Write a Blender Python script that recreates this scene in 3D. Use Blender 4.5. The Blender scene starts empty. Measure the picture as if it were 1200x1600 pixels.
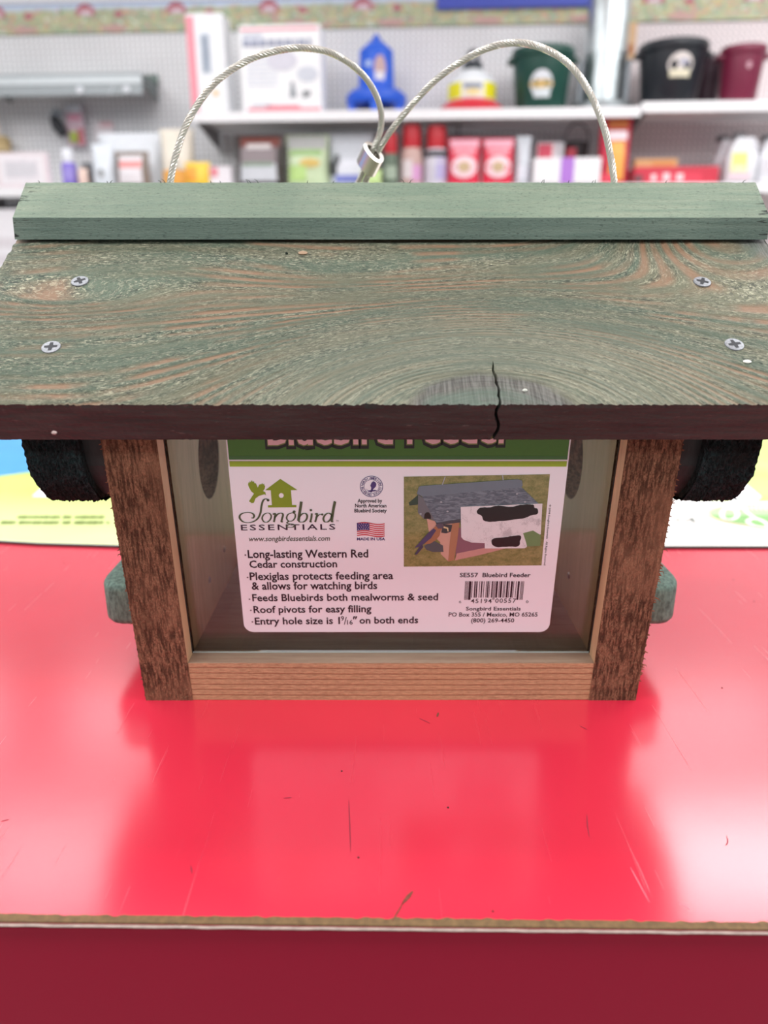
import bpy, bmesh, math, random
import numpy as np
from mathutils import Vector, Matrix, noise
from mathutils.geometry import tessellate_polygon

# ---------------------------------------------------------------- camera, world, lights, exposure
SC = bpy.context.scene
COL = SC.collection
FPX, PITCH, CAMH = 1150.0, math.radians(18.3), 0.1925      # focal length in px, tilt, eye height over the counter
cam = bpy.data.objects.new('camera', bpy.data.cameras.new('camera'))
COL.objects.link(cam); SC.camera = cam
cam.location = (0, 0, CAMH)
cam.rotation_euler = (math.pi/2 - PITCH, 0, 0)
cam.data.sensor_fit = 'VERTICAL'; cam.data.sensor_height = 36; cam.data.lens = FPX/1600*36
cam.data.clip_start = 0.01
cam.data.dof.use_dof = True; cam.data.dof.focus_distance = 0.305; cam.data.dof.aperture_fstop = 7.2
SC.view_settings.view_transform = 'Standard'; SC.view_settings.look = 'None'
SC.view_settings.exposure = -0.55; SC.view_settings.gamma = 1.0; SC.view_settings.use_curve_mapping = False
w = bpy.data.worlds.new('shop_ambient'); SC.world = w; w.use_nodes = True
w.node_tree.nodes['Background'].inputs[0].default_value = (0.84, 0.92, 1.0, 1)
w.node_tree.nodes['Background'].inputs[1].default_value = 0.50
PSI = math.radians(3.8); WALLD = 4.05
CEIL = 1.95
def area(name, x, y, z, sx, sy, power, rot=(0, 0, 0), col=(0.965, 0.98, 1.0)):
    l = bpy.data.lights.new(name, 'AREA'); l.shape = 'RECTANGLE'; l.size = sx; l.size_y = sy
    l.energy = power; l.color = col
    o = bpy.data.objects.new(name, l); COL.objects.link(o); o.location = (x, y, z); o.rotation_euler = rot
    return o
for yy, pw in ((-2.3, (30,)*4), (-0.35, (40,)*4), (1.15, (28,)*4), (2.2, (16, 12, 26, 30)), (3.15, (9,)*4)):      # rows of fluorescent troffers under the ceiling
    for xx, p_ in zip((-2.5, -0.95, 1.35, 2.9), pw):
        area('ceiling_troffer', xx, yy, CEIL-0.03, 1.22, 0.45, p_)

R = random.Random(7)
# ---------------------------------------------------------------- pixel helpers (a pixel of the 1200x1600 photo to a point on a known surface)
CP, SP = math.cos(PITCH), math.sin(PITCH)
def ray(px, pv):
    a, t = (px-600)/FPX, (800-pv)/FPX
    return Vector((a, CP + t*SP, -SP + t*CP))
def on_z(px, pv, z=0.0):
    r = ray(px, pv); k = (z-CAMH)/r.z
    return Vector((r.x*k, r.y*k, z))
def on_y(px, pv, y):
    r = ray(px, pv); k = y/r.y
    return Vector((r.x*k, y, CAMH+r.z*k))
WO = Vector((-math.sin(PSI), -math.cos(PSI), 0)); WR = Vector((math.cos(PSI), -math.sin(PSI), 0))
W0 = Vector((0, WALLD, 0))
def on_wall(px, pv, out=0.0):
    "point at a distance OUT in front of the back wall: returns world point"
    r = ray(px, pv); c = Vector((0, 0, CAMH)); p0 = W0 + WO*out
    k = (p0-c).dot(WO)/r.dot(WO)
    return c + r*k

# ---------------------------------------------------------------- material helpers
class NT:
    def __init__(s, name):
        s.m = bpy.data.materials.new(name); s.m.use_nodes = True; s.t = s.m.node_tree
        s.b = s.t.nodes['Principled BSDF']
        s.out = s.t.nodes['Material Output']
    def n(s, typ, **k):
        x = s.t.nodes.new(typ)
        for a, b in k.items(): setattr(x, a, b)
        return x
    def l(s, a, b): s.t.links.new(a, b)
    def put(s, sock, v):
        if isinstance(v, bpy.types.NodeSocket): s.l(v, sock)
        elif v is not None: sock.default_value = v
    def math(s, op, a, b=None, c=None, clamp=False):
        x = s.n('ShaderNodeMath', operation=op, use_clamp=clamp)
        s.put(x.inputs[0], a); s.put(x.inputs[1], b)
        if c is not None: s.put(x.inputs[2], c)
        return x.outputs[0]
    def mix(s, f, a, b, blend='MIX'):
        x = s.n('ShaderNodeMix', data_type='RGBA', blend_type=blend)
        s.put(x.inputs[0], f); s.put(x.inputs[6], c4(a)); s.put(x.inputs[7], c4(b))
        return x.outputs[2]
    def noise(s, vec, scale, detail=3, rough=.55, dist=0.0):
        x = s.n('ShaderNodeTexNoise'); s.l(vec, x.inputs['Vector'])
        x.inputs['Scale'].default_value = scale; x.inputs['Detail'].default_value = detail
        x.inputs['Roughness'].default_value = rough; x.inputs['Distortion'].default_value = dist
        return x.outputs[0]
    def mapv(s, vec, sc=(1, 1, 1), loc=(0, 0, 0), rot=(0, 0, 0)):
        x = s.n('ShaderNodeMapping'); s.l(vec, x.inputs[0]); x.inputs['Scale'].default_value = sc
        x.inputs['Location'].default_value = loc; x.inputs['Rotation'].default_value = rot
        return x.outputs[0]
    def ramp(s, f, lo, hi, a=0.0, b=1.0):
        x = s.n('ShaderNodeMapRange'); s.l(f, x.inputs[0])
        for i, v in enumerate((lo, hi, a, b)): x.inputs[i+1].default_value = v
        return x.outputs[0]
    def obj(s): return s.n('ShaderNodeTexCoord').outputs['Object']
    def bump(s, h, dist, strength=1.0):
        x = s.n('ShaderNodeBump'); x.inputs['Distance'].default_value = dist; x.inputs['Strength'].default_value = strength
        s.l(h, x.inputs['Height']); s.l(x.outputs[0], s.b.inputs['Normal'])
    def set(s, **k):
        for a, v in k.items(): s.put(s.b.inputs[a.replace('_', ' ')], c4(v) if isinstance(v, tuple) else v)
        return s.m
def c4(v): return (*v, 1.0) if isinstance(v, tuple) and len(v) == 3 else v
def srgb(h):
    h = h.lstrip('#'); o = []
    for i in (0, 2, 4):
        c = int(h[i:i+2], 16)/255
        o.append(c/12.92 if c <= .04045 else ((c+.055)/1.055)**2.4)
    return tuple(o)
MC = {}
def flat(hexcol, rough=.5, metal=0.0, var=.06, scale=60, coat=0.0):
    "plain coloured material with a fine procedural mottling"
    key = (hexcol, rough, metal, var, scale, coat)
    if key in MC: return MC[key]
    t = NT('plain_'+hexcol.strip('#')); c = srgb(hexcol)
    n = t.noise(t.obj(), scale, 3)
    col = t.mix(t.ramp(n, .3, .7), tuple(max(0, x*(1-var)) for x in c), tuple(min(1, x*(1+var)) for x in c))
    MC[key] = t.set(Base_Color=col, Roughness=rough, Metallic=metal, Coat_Weight=coat)
    return MC[key]
def wood(name, light, dark, axis=0, ring=.004, fine=700, bump=.0002, rough=.7, ringmix=.5, spread=.35, blotch=None):
    "sawn timber: growth lines running along AXIS"
    t = NT(name); o = t.obj()
    sc = [1.0, 1.0, 1.0]; sc[axis] = .06
    v = t.mapv(o, tuple(sc))
    big = t.noise(v, 30, 2)
    wv = t.noise(v, 1/ring, 2, .6, .3)
    fn = t.noise(t.mapv(o, tuple([1 if i != axis else .12 for i in range(3)])), fine, 4, .65)
    col = t.mix(t.ramp(wv, .5-spread/2, .5+spread/2, 0, ringmix), light, dark)
    col = t.mix(t.ramp(fn, .35, .7, 0, .35), col, dark)
    if blotch: col = t.mix(t.ramp(big, .5, .62, 0, .6), col, blotch)
    t.bump(t.math('ADD', t.math('MULTIPLY', wv, .6), fn), bump)
    return t.set(Base_Color=col, Roughness=rough, Specular_IOR_Level=.3)

# ---------------------------------------------------------------- mesh helpers
class MB:
    def __init__(s): s.v = []; s.f = []; s.mi = []; s.cur = 0
    def add(s, vs, fs):
        b = len(s.v); s.v += [tuple(x) for x in vs]
        for f in fs: s.f.append([b+i for i in f]); s.mi.append(s.cur)
        return s
    def box(s, x0, x1, y0, y1, z0, z1, bev=0.0):
        b = bev
        if b <= 0:
            vs = [(x, y, z) for z in (z0, z1) for y in (y0, y1) for x in (x0, x1)]
            return s.add(vs, [(0, 2, 3, 1), (4, 5, 7, 6), (0, 1, 5, 4), (2, 6, 7, 3), (0, 4, 6, 2), (1, 3, 7, 5)])
        bm = bmesh.new(); bmesh.ops.create_cube(bm, size=1)
        for q in bm.verts: q.co = Vector(((x0+x1)/2+q.co.x*(x1-x0), (y0+y1)/2+q.co.y*(y1-y0), (z0+z1)/2+q.co.z*(z1-z0)))
        bmesh.ops.bevel(bm, geom=bm.edges[:], offset=b, segments=2, affect='EDGES', profile=.5)
        bm.verts.index_update()
        s.add([q.co for q in bm.verts], [[q.index for q in f.verts] for f in bm.faces]); bm.free()
        return s
    def lathe(s, prof, n=32, cx=0, cy=0, sx=1, sy=1, cap=True):
        vs = []; fs = []
        for r, z in prof:
            for i in range(n):
                a = 2*math.pi*i/n; vs.append((cx+sx*r*math.cos(a), cy+sy*r*math.sin(a), z))
        for j in range(len(prof)-1):
            for i in range(n):
                k = (i+1) % n; fs.append((j*n+i, j*n+k, (j+1)*n+k, (j+1)*n+i))
        if cap:
            fs.append(tuple(range(n))[::-1]); m = (len(prof)-1)*n; fs.append(tuple(range(m, m+n)))
        return s.add(vs, fs)
    def tube(s, pts, r, n=8, cap=True):
        pts = [Vector(p) for p in pts]; vs = []; fs = []; up = None
        for i, p in enumerate(pts):
            d = (pts[min(i+1, len(pts)-1)]-pts[max(i-1, 0)]).normalized()
            if up is None: up = d.orthogonal().normalized()
            up = (up-d*up.dot(d)).normalized(); q = d.cross(up)
            rr = r[i] if isinstance(r, (list, tuple)) else r
            for k in range(n):
                a = 2*math.pi*k/n; vs.append(p+(up*math.cos(a)+q*math.sin(a))*rr)
        for j in range(len(pts)-1):
            for i in range(n):
                k = (i+1) % n; fs.append((j*n+i, j*n+k, (j+1)*n+k, (j+1)*n+i))
        if cap:
            fs.append(tuple(range(n))[::-1]); m = (len(pts)-1)*n; fs.append(tuple(range(m, m+n)))
        return s.add(vs, fs)
    def prism(s, loops, to3, h, side=True):
        "2D polygon (list of loops: outline then holes) extruded: to3(a, b, c) gives the point at depth c in 0..h"
        flatp = [p for l in loops for p in l]; n = len(flatp)
        tris = tessellate_polygon([[Vector((p[0], p[1], 0)) for p in l] for l in loops])
        vs = [to3(a, b, 0) for a, b in flatp] + [to3(a, b, h) for a, b in flatp]
        fs = [tuple(t) for t in tris] + [tuple(i+n for i in t)[::-1] for t in tris]
        if side:
            b = 0
            for l in loops:
                m = len(l)
                for i in range(m):
                    j = (i+1) % m; fs.append((b+i, b+j, b+j+n, b+i+n))
                b += m
        return s.add(vs, fs)
    def build(s, name, mat, parent=None, smooth=False, loc=None, autos=None):
        me = bpy.data.meshes.new(name); me.from_pydata(s.v, [], s.f)
        ms = mat if isinstance(mat, (list, tuple)) else [mat]
        for m in ms: me.materials.append(m)
        if len(ms) > 1: me.polygons.foreach_set('material_index', s.mi)
        bm = bmesh.new(); bm.from_mesh(me); bmesh.ops.recalc_face_normals(bm, faces=bm.faces[:]); bm.to_mesh(me); bm.free()
        if smooth or autos:
            me.polygons.foreach_set('use_smooth', [True]*len(me.polygons))
            me.set_sharp_from_angle(angle=math.radians(autos or 40))
        me.update()
        o = bpy.data.objects.new(name, me); COL.objects.link(o)
        if parent: o.parent = parent
        if loc: o.location = loc
        return o
def thing(name, label, cat, loc=(0, 0, 0), rz=0.0, group=None):
    o = bpy.data.objects.new(name, None); COL.objects.link(o); o.empty_display_size = .05
    o.location = loc; o.rotation_euler = (0, 0, rz); o['label'] = label; o['category'] = cat
    if group: o['group'] = group
    return o
def tag(o, label, cat, group=None):
    o['label'] = label; o['category'] = cat
    if group: o['group'] = group
    return o
def struct(o): o['kind'] = 'structure'; return o
def copy_tree(o, parent=None):
    c = o.copy(); COL.objects.link(c)
    if parent: c.parent = parent
    for ch in [x for x in o.children]: copy_tree(ch, c)
    return c
def smooth_path(pts, k=8, closed=False):
    P = [Vector(p) for p in pts]; n = len(P); out = []
    rng = range(n) if closed else range(n-1)
    for i in rng:
        g = (lambda j: P[j % n]) if closed else (lambda j: P[min(max(j, 0), n-1)])
        a, b, c, d = g(i-1), g(i), g(i+1), g(i+2)
        for q in range(k):
            t = q/k
            out.append(.5*((2*b)+(c-a)*t+(2*a-5*b+4*c-d)*t*t+(3*b-a-3*c+d)*t**3))
    if not closed: out.append(P[-1])
    return out
def text_mesh(s, offset=0.0, res=3, shear=0.0, spacing=1.0):
    "outlines of a line of lettering: verts, faces normalised to the unit of the font"
    cu = bpy.data.curves.new('t', 'FONT'); cu.body = s; cu.size = 1.0; cu.offset = offset
    cu.resolution_u = res; cu.shear = shear; cu.space_character = spacing; cu.fill_mode = 'FRONT'
    o = bpy.data.objects.new('t', cu); COL.objects.link(o)
    dg = bpy.context.evaluated_depsgraph_get(); dg.update()
    me = bpy.data.meshes.new_from_object(o.evaluated_get(dg))
    vs = [(v.co.x, v.co.y) for v in me.vertices]; fs = [tuple(p.vertices) for p in me.polygons]
    bpy.data.objects.remove(o); bpy.data.curves.remove(cu); bpy.data.meshes.remove(me)
    return vs, fs

# ---------------------------------------------------------------- the room
def pegboard(name, tint, seed=0):
    t = NT(name); o = t.obj()
    sx = t.n('ShaderNodeSeparateXYZ'); t.l(o, sx.inputs[0])
    fx = t.math('SUBTRACT', t.math('FRACT', t.math('DIVIDE', sx.outputs[0], .0254)), .5)
    fz = t.math('SUBTRACT', t.math('FRACT', t.math('DIVIDE', sx.outputs[2], .0254)), .5)
    d = t.math('SQRT', t.math('ADD', t.math('MULTIPLY', fx, fx), t.math('MULTIPLY', fz, fz)))
    hole = t.ramp(d, .15, .21, 1, 0)
    n = t.noise(o, 3, 2)
    base = t.mix(t.ramp(n, .4, .6), srgb(tint), tuple(x*.95 for x in srgb(tint)))
    return t.set(Base_Color=t.mix(hole, base, (.16, .15, .15)), Roughness=.45)
def wall_local(p): q = p-W0; return q.dot(WR), q.z        # metres along the wall and height
zb = wall_local(on_wall(600, 43, 0))[1]                   # lower edge of the paper border
zt = wall_local(on_wall(0, 8, 0))[1]
RW = -PSI
wl = MB().box(-5, 5, 0, .1, -.95, CEIL).build('wall_back', flat('#f2f3f6', .6), None)
wl.location = W0 + Vector((0, .0, 0)) - WO*.012; wl.rotation_euler.z = RW; struct(wl)
seam = wall_local(on_wall(988, 60))[0]
pm1, pm2 = pegboard('white_pegboard', '#eeeef0'), pegboard('pinkish_pegboard', '#ecdfe0')
p1 = MB().box(-4.9, seam-.004, .001, .011, -.9, zb).build('pegboard_panel', pm1, wl); p1.location = (0, -.012, 0)
p2 = MB().box(seam+.004, 4.9, .001, .011, -.9, zb-.004).build('pegboard_panel', pm2, wl); p2.location = (0, -.012, 0)
fl = struct(MB().box(-6, 6, -5, 6, -1.0, -.95).build('floor', flat('#b9b3ab', .35)))
ce = struct(MB().box(-6, 6, -5, 6, CEIL, CEIL+.05).build('ceiling', flat('#f1f1ef', .8)))
# paper border with a repeating farm print
t = NT('farm_border_paper'); o = t.obj()
n1 = t.noise(t.mapv(o, (1, 1, 1.6)), 22, 3, .6, .4); n2 = t.noise(t.mapv(o, (1, 1, 1.8), (3, 1, 2)), 30, 3, .6, .5)
n3 = t.noise(t.mapv(o, (1, 1, 1.5), (7, 4, 1)), 38, 2)
sep = t.n('ShaderNodeSeparateXYZ'); t.l(o, sep.inputs[0])
c = t.mix(t.ramp(n1, .45, .55), srgb('#93ab86'), srgb('#b9bf8b'))
c = t.mix(t.ramp(n2, .54, .62), c, srgb('#d3b074')); c = t.mix(t.ramp(n3, .58, .64), c, srgb('#c99090'))
c = t.mix(t.ramp(n3, .33, .4, 1, 0), c, srgb('#dfe3d8'))
hh = zt-zb
c = t.mix(t.ramp(t.math('ADD', sep.outputs[2], t.math('MULTIPLY', n1, .04)), hh*.72+.02, hh*.86+.02), c, srgb('#c8d8f0'))
c = t.mix(.10, c, srgb('#e9ecf2'))
t.set(Base_Color=c, Roughness=.6)
bd = MB().box(-4.9, 4.9, -.006, 0, 0, hh).build('trim_1', t.m); bd.location = W0+Vector((0, 0, zb))+WO*.004; bd.rotation_euler.z = RW; struct(bd)
line = MB().box(-4.9, 4.9, -.008, 0, hh-.006, hh).build('border_line', flat('#8d97b5'), bd)
bx0 = wall_local(on_wall(135, 20))[0]; step = wall_local(on_wall(277, 20))[0]-bx0
barn = MB(); k = hh
barn.prism([[(-.048, .56*k), (.048, .56*k), (.048, .72*k), (.034, .88*k), (0, .97*k), (-.034, .88*k), (-.048, .72*k)]], lambda a, b, c: (a, -.0075+c, b), .001)
door = MB().prism([[(-.03, .57*k), (.030, .57*k), (.026, .74*k), (-.024, .72*k)]], lambda a, b, c: (a, -.0085+c, b), .001)
shed = MB().prism([[(-.02, .5*k), (.02, .5*k), (.02, .64*k), (0, .72*k), (-.02, .64*k)]], lambda a, b, c: (a, -.0075+c, b), .001)
bush = MB().prism([[(.07*math.cos(a), .1*k+.12*k*math.sin(a)+.04*k) for a in [j*math.pi/5 for j in range(10)]]], lambda a, b, c: (a, -.0075+c, b), .001)
first = None
for i in range(-3, 10):
    x = bx0+i*step
    if first is None:
        first = [barn.build('barn_print', flat('#bd7680', .7), bd), door.build('barn_door_print', flat('#e3cdd6', .7), bd),
                 shed.build('shed_print', flat('#be7580', .7), bd), bush.build('bush_print', flat('#cba6a0', .7), bd)]
        os_ = first
    else:
        os_ = []
        for a in first:
            q = a.copy(); COL.objects.link(q); os_.append(q)
    for q, dx in zip(os_, (0, 0, .36*step, .3*step)): q.location.x = x+dx

# ---------------------------------------------------------------- counter
t = NT('red_laminate'); o = t.obj()
n = t.noise(o, 5, 3); base = t.mix(t.ramp(n, .35, .65), (.62, .020, .050), (.68, .026, .060))
sp = t.ramp(t.noise(o, 900, 1), .79, .82); base = t.mix(t.math('MULTIPLY', sp, .6), base, (.25, .06, .05))
sc1 = t.noise(t.mapv(o, (1, .03, 1), rot=(0, 0, .9)), 420, 2); sc2 = t.noise(t.mapv(o, (1, .03, 1), rot=(0, 0, -.5)), 420, 2)
scr = t.math('MAXIMUM', t.ramp(sc1, .68, .75), t.ramp(sc2, .69, .76))
t.bump(t.math('ADD', t.math('MULTIPLY', scr, .35), t.math('MULTIPLY', t.noise(o, 40, 2), .6)), .00025, .5)
RED = t.set(Base_Color=base, Roughness=t.math('ADD', .20, t.math('MULTIPLY', scr, .25)), Specular_IOR_Level=.8, Coat_Weight=.7, Coat_Roughness=.21)
eL, eR = on_z(0, 1439.5), on_z(1200, 1452.5)
ed = (eR-eL).normalized(); eL2, eR2 = eL-ed*1.3, eR+ed*1.3; nin = Vector((-ed.y, ed.x, 0))
TT = .0016
def along(s, inn, z): p = eL2.lerp(eR2, s)+nin*inn; return (p.x, p.y, z)
ctr = thing('service_counter', 'glossy red laminate shop counter that the wooden feeder stands on', 'counter', (0, .2, -.95))
def C0(mb): mb.v = [(x, y-.2, z+.95) for x, y, z in mb.v]; return mb
def slab(inn0, inn1, z0, z1, n=1, jag=None):
    mb = MB(); vs = []; fs = []
    for i in range(n+1):
        s = i/n; j = jag(s) if jag else 0
        vs += [along(s, inn0, z0), along(s, inn1+j, z0), along(s, inn1+j, z1), along(s, inn0, z1)]
    for i in range(n):
        a, b = i*4, i*4+4
        for k in range(4): fs.append((a+k, a+(k+1) % 4, b+(k+1) % 4, b+k))
    fs += [(0, 1, 2, 3), (n*4+3, n*4+2, n*4+1, n*4)]
    mb.add(vs, fs); return C0(mb)
top = slab(.0006, 1.15, -TT, 0).build('laminate_sheet', RED, ctr)
slab(.03, 1.15, -.03, -TT).build('counter_core', flat('#6b4a38', .8), ctr)
def jagf(s): return .0008*noise.noise(Vector((s*900, 0, 0)))+.0012*abs(noise.noise(Vector((s*60, 5, 0))))+.0009*max(0, noise.noise(Vector((s*9+3, 2, 0))))
slab(.0, .0024, -.0005, .00006, 2600, jagf).build('worn_brown_edge', flat('#6a5233', .75, var=.3, scale=400), ctr)
wh = MB(); pts = [Vector(along(i/900, -.0006+.0002*noise.noise(Vector((i*.35, 0, 0))), -.0009+.0001*noise.noise(Vector((i*.5, 9, 0))))) for i in range(901)]
C0(wh.tube(pts, [.00042+.00025*max(0, noise.noise(Vector((i*.13, 4, 0)))-.25) for i in range(901)], 6)).build('laminate_edge', flat('#a8958c', .55, var=.2, scale=300), ctr)
slab(.0016, .02, -.9495, -.0042).build('fascia_panel', NT('fascia_red').set(Base_Color=(.25, .002, .022), Roughness=.5, Specular_IOR_Level=.15), ctr)
slab(.0022, .02, -.0045, -.0015).build('fascia_gap', flat('#2a1a18', .9), ctr)
slab(.03, 1.1, -.9495, -.0301).build('cabinet_body', flat('#5b1c26', .6), ctr)
# chips and scratches worn into the sheet
def mark(pts, wd, name, mat, zz=.00012):
    mb = MB(); P = smooth_path([on_z(a, b, zz) for a, b in pts], 5); vs = []; fs = []
    for i, p in enumerate(P):
        d = (P[min(i+1, len(P)-1)]-P[max(i-1, 0)]); d.z = 0; d.normalize(); q = Vector((-d.y, d.x, 0))
        ww = wd*math.sin(math.pi*(i+.3)/(len(P)-.4))*(.7+.3*R.random())
        vs += [p+q*ww, p-q*ww]
    for i in range(len(P)-1): fs.append((2*i, 2*i+1, 2*i+3, 2*i+2))
    vs2 = [Vector(v)-Vector((0, 0, .0001)) for v in vs]; m = len(vs); fs += [tuple(k+m for k in f)[::-1] for f in fs]
    mb.add(vs+vs2, fs); return C0(mb).build(name, mat, top)
chipm, scm = flat('#6e3a2c', .9, var=.4, scale=900), flat('#8c2436', .7)
mark([(645, 1392), (637, 1402), (628, 1413)], .0008, 'chip', chipm)
mark([(631, 1408), (622, 1424), (612, 1440)], .0003, 'chip', chipm)
mark([(685, 1113), (683, 1120)], .0006, 'chip', chipm)
for a in ([(917, 1272), (918, 1290), (921, 1308)], [(1135, 1305), (1137, 1316), (1133, 1320)], [(298, 1352), (300, 1365)], 
          [(655, 1122), (672, 1130)], [(545, 1250), (548, 1330)], [(2, 1283), (14, 1280)], [(906, 1134), (918, 1140)], [(443, 1247), (456, 1246)]):
    mark(a, .00022, 'scratch', scm)
for a in ([(1060, 1412), (1072, 1417), (1080, 1424)], [(985, 1355), (1015, 1410)]):
    mark(a, .00016, 'scratch', flat('#ef8c9a', .5))
for px, pv in ((534, 1205), (700, 1262), (100, 880), (1146, 906), (1178, 940), (1128, 1075), (560, 1340), (770, 1424)):
    c = on_z(px, pv, 0); m = MB(); m.lathe([(.0004, .0), (.0003, .0003)], 6, c.x, c.y); C0(m).build('speck', flat('#4a2020', .9), top)

# ---------------------------------------------------------------- printed counter mat behind the feeder
mat_ = thing('counter_mat', 'printed plastic counter mat, lime green at left and white at right, behind feeder', 'mat', (0, .5, 0))
def Mz(mb): mb.v = [(x, y-.5, z) for x, y, z in mb.v]; return mb
a0, a1, a2, a3 = on_z(-160, 840), on_z(60, 853), on_z(195, 857), on_z(620, 858)
b2, b3 = on_z(1200, 858), on_z(1400, 860)
front = [a0, a1, a2, a3, b2, b3]
bk = [Vector((.62, 1.0, 0)), Vector((-.62, 1.0, 0))]
MH = .0022
MZ = .0002            # the mat's underside rests on the laminate
Mz(MB().prism([[(p.x, p.y) for p in front+bk]], lambda a, b, c: (a, b, MZ+c), MH-.0006-MZ)).build('mat_sheet', flat('#35322e', .7), mat_)
def mprint(pts, name, mat, lay):
    P = [on_z(a, b, MH) if not isinstance(a, Vector) else a for a, b in pts]
    return Mz(MB().prism([[(p.x, p.y) for p in P]], lambda a, b, c: (a, b, MH-.0006+c+.0002*lay), .0002)).build(name, mat, mat_)
def ins(p, d=.004): return (p.x, p.y+d)
def mpoly(pts, name, mat, lay):
    return Mz(MB().prism([pts], lambda a, b, c: (a, b, MH-.0006+c+.0002*lay), .0002)).build(name, mat, mat_)
mpoly([ins(p, .002) for p in front]+[(.618, .997), (-.618, .997)], 'mat_face', flat('#f6f4ee', .4), 0)
t = NT('lime_print'); o = t.obj(); s_ = t.n('ShaderNodeSeparateXYZ'); t.l(o, s_.inputs[0])
g = t.mix(t.ramp(s_.outputs[1], .02, .14), srgb('#dfeca6'), srgb('#b2cc60')); g = t.mix(t.ramp(t.noise(o, 9, 2), .45, .6, 0, .25), g, srgb('#d3e284'))
LIME = t.set(Base_Color=g, Roughness=.4)
xm = on_z(600, 860).x
mpoly([ins(a0, .003), ins(a1, .003), ins(a2, .003), (xm-.02, a3.y+.004), (xm-.05, .996), (-.617, .996)], 'lime_area', LIME, 1)
# blue disc and white flash on the left, green field and oval on the right
c = on_z(-70, 640, MH); q = on_z(-70, 772, MH)
rr = c.y-q.y
mpoly([(c.x+rr*1.0*math.cos(k*math.pi/24)*1.1, min(.995, c.y+rr*math.sin(k*math.pi/24))) for k in range(48)], 'blue_disc', flat('#3a93d0', .35), 2)
mprint([(50, 776), (62, 765), (120, 748), (160, 748), (160, 778), (90, 777)], 'white_flash', flat('#f0f0f2', .4), 3)
mpoly([tuple(on_z(a, b, MH)[:2]) for a, b in ((1040, 775), (1060, 778), (1130, 783), (1200, 783), (1330, 780), (1330, 660), (1040, 660))], 'green_field', flat('#bfe37c', .4, var=.2, scale=12), 1)
mpoly([tuple(on_z(a, b, MH)[:2]) for a, b in ((1135, 756), (1155, 748), (1190, 776), (1180, 784), (1140, 782))], 'white_flash', flat('#f3f1f5', .4), 2)
oc = on_z(1204, 806, MH); rx = (oc-on_z(1104, 806, MH)).length; ry = (on_z(1204, 788, MH)-on_z(1204, 826, MH)).y/2
def oval(f): return [(oc.x+rx*f*math.cos(k*math.pi/24), oc.y+ry*f*math.sin(k*math.pi/24)*1.0) for k in range(48)]
mpoly(oval(1.0), 'oval_border', flat('#f3dfc0', .4), 3); mpoly(oval(.93), 'oval_field', flat('#a9cb96', .4), 4)
mpoly([(oc.x+rx*.93*math.cos(k*math.pi/24), oc.y+ry*.93*math.sin(k*math.pi/24)) for k in range(24, 49)], 'oval_lower_field', flat('#7fb368', .4), 5)
def mstroke(mb, pts, wd, lay, closed=False):
    P = smooth_path([on_z(a, b, MH-.0006+.0002*lay) for a, b in pts], 6, closed)
    mb.tube(P+([P[0]] if closed else []), wd, 4); return mb
fm = MB()
mstroke(fm, [(1128, 802), (1134, 795), (1148, 797), (1152, 806), (1143, 812), (1131, 810)], .0022, 6, True)
mstroke(fm, [(1150, 797), (1158, 792), (1170, 803), (1184, 812)], .0018, 6)
mstroke(fm, [(1168, 815), (1180, 810), (1196, 817), (1199, 824), (1180, 822)], .0022, 6, True)
for k in range(11):
    a = 1138+k*7; mstroke(fm, [(a, 790+abs(k-8)*.3), (a+3, 797)], .0009, 6)
fm.v = [(x, y-.5, MH+.0006+(z-MH)*.15) for x, y, z in fm.v]; fm.build('white_flourish', flat('#f4f6ee', .4), mat_)
tm = MB()                                   # two rows of small slanting print, too soft in the photo to read, set for a reader on the far side
for pv0, x0, x1 in ((816.5, 2, 168), (808, 28, 168)):
    x = x0
    while x < x1:
        if R.random() < .13: x += 5; continue
        h = R.choice((2.6, 3.4, 4.6)); P = [on_z(x, pv0+h/2, MH), on_z(x+2.2, pv0-h/2, MH)]
        tm.tube(P, .0011, 4)
        if R.random() < .6: tm.tube([on_z(x, pv0+h/2-R.random()*h, MH), on_z(x+3.4, pv0+h/2-R.random()*h, MH)], .0009, 4)
        x += 3.3
tm.v = [(x, y-.5, MH+.0002+(z-MH)*.12) for x, y, z in tm.v]; tm.build('small_print', flat('#6f8238', .5), mat_)
tm = MB()
for pts in ([(1060, 799), (1068, 797), (1076, 801)], [(1056, 813), (1063, 812)], [(1072, 814), (1078, 811), (1086, 816)], [(1080, 809), (1084, 812)]):
    tm.tube([on_z(a, b, MH) for a, b in pts], .0016, 4)
tm.v = [(x, y-.5, MH+.0002+(z-MH)*.12) for x, y, z in tm.v]; tm.build('small_print', flat('#8b908b', .5), mat_)

# ================================================================ THE FEEDER
XC, YC = .0032, .382
fd = thing('bird_feeder', 'wooden bluebird feeder with weathered green roof on the red counter', 'bird feeder', (XC, YC, 0))
S32 = math.radians(32)
EY, EZ = -.1182, .146            # eave top edge in feeder coordinates
HL = .1708                       # half length of the roof
RT = .0177
xdir = lambda u, n: (EY+u*math.cos(S32)-n*math.sin(S32), EZ+u*math.sin(S32)+n*math.cos(S32))
def roof_uv(px, pv):
    "pixel to board coordinates (x along, u up the slope)"
    r = ray(px, pv); nrm = Vector((0, -math.sin(S32), math.cos(S32))); p0 = Vector((0, YC+EY, EZ))
    c = Vector((0, 0, CAMH)); k = (p0-c).dot(nrm)/r.dot(nrm); p = c+r*k
    return p.x-XC, (p.y-YC-EY)/math.cos(S32)
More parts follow.
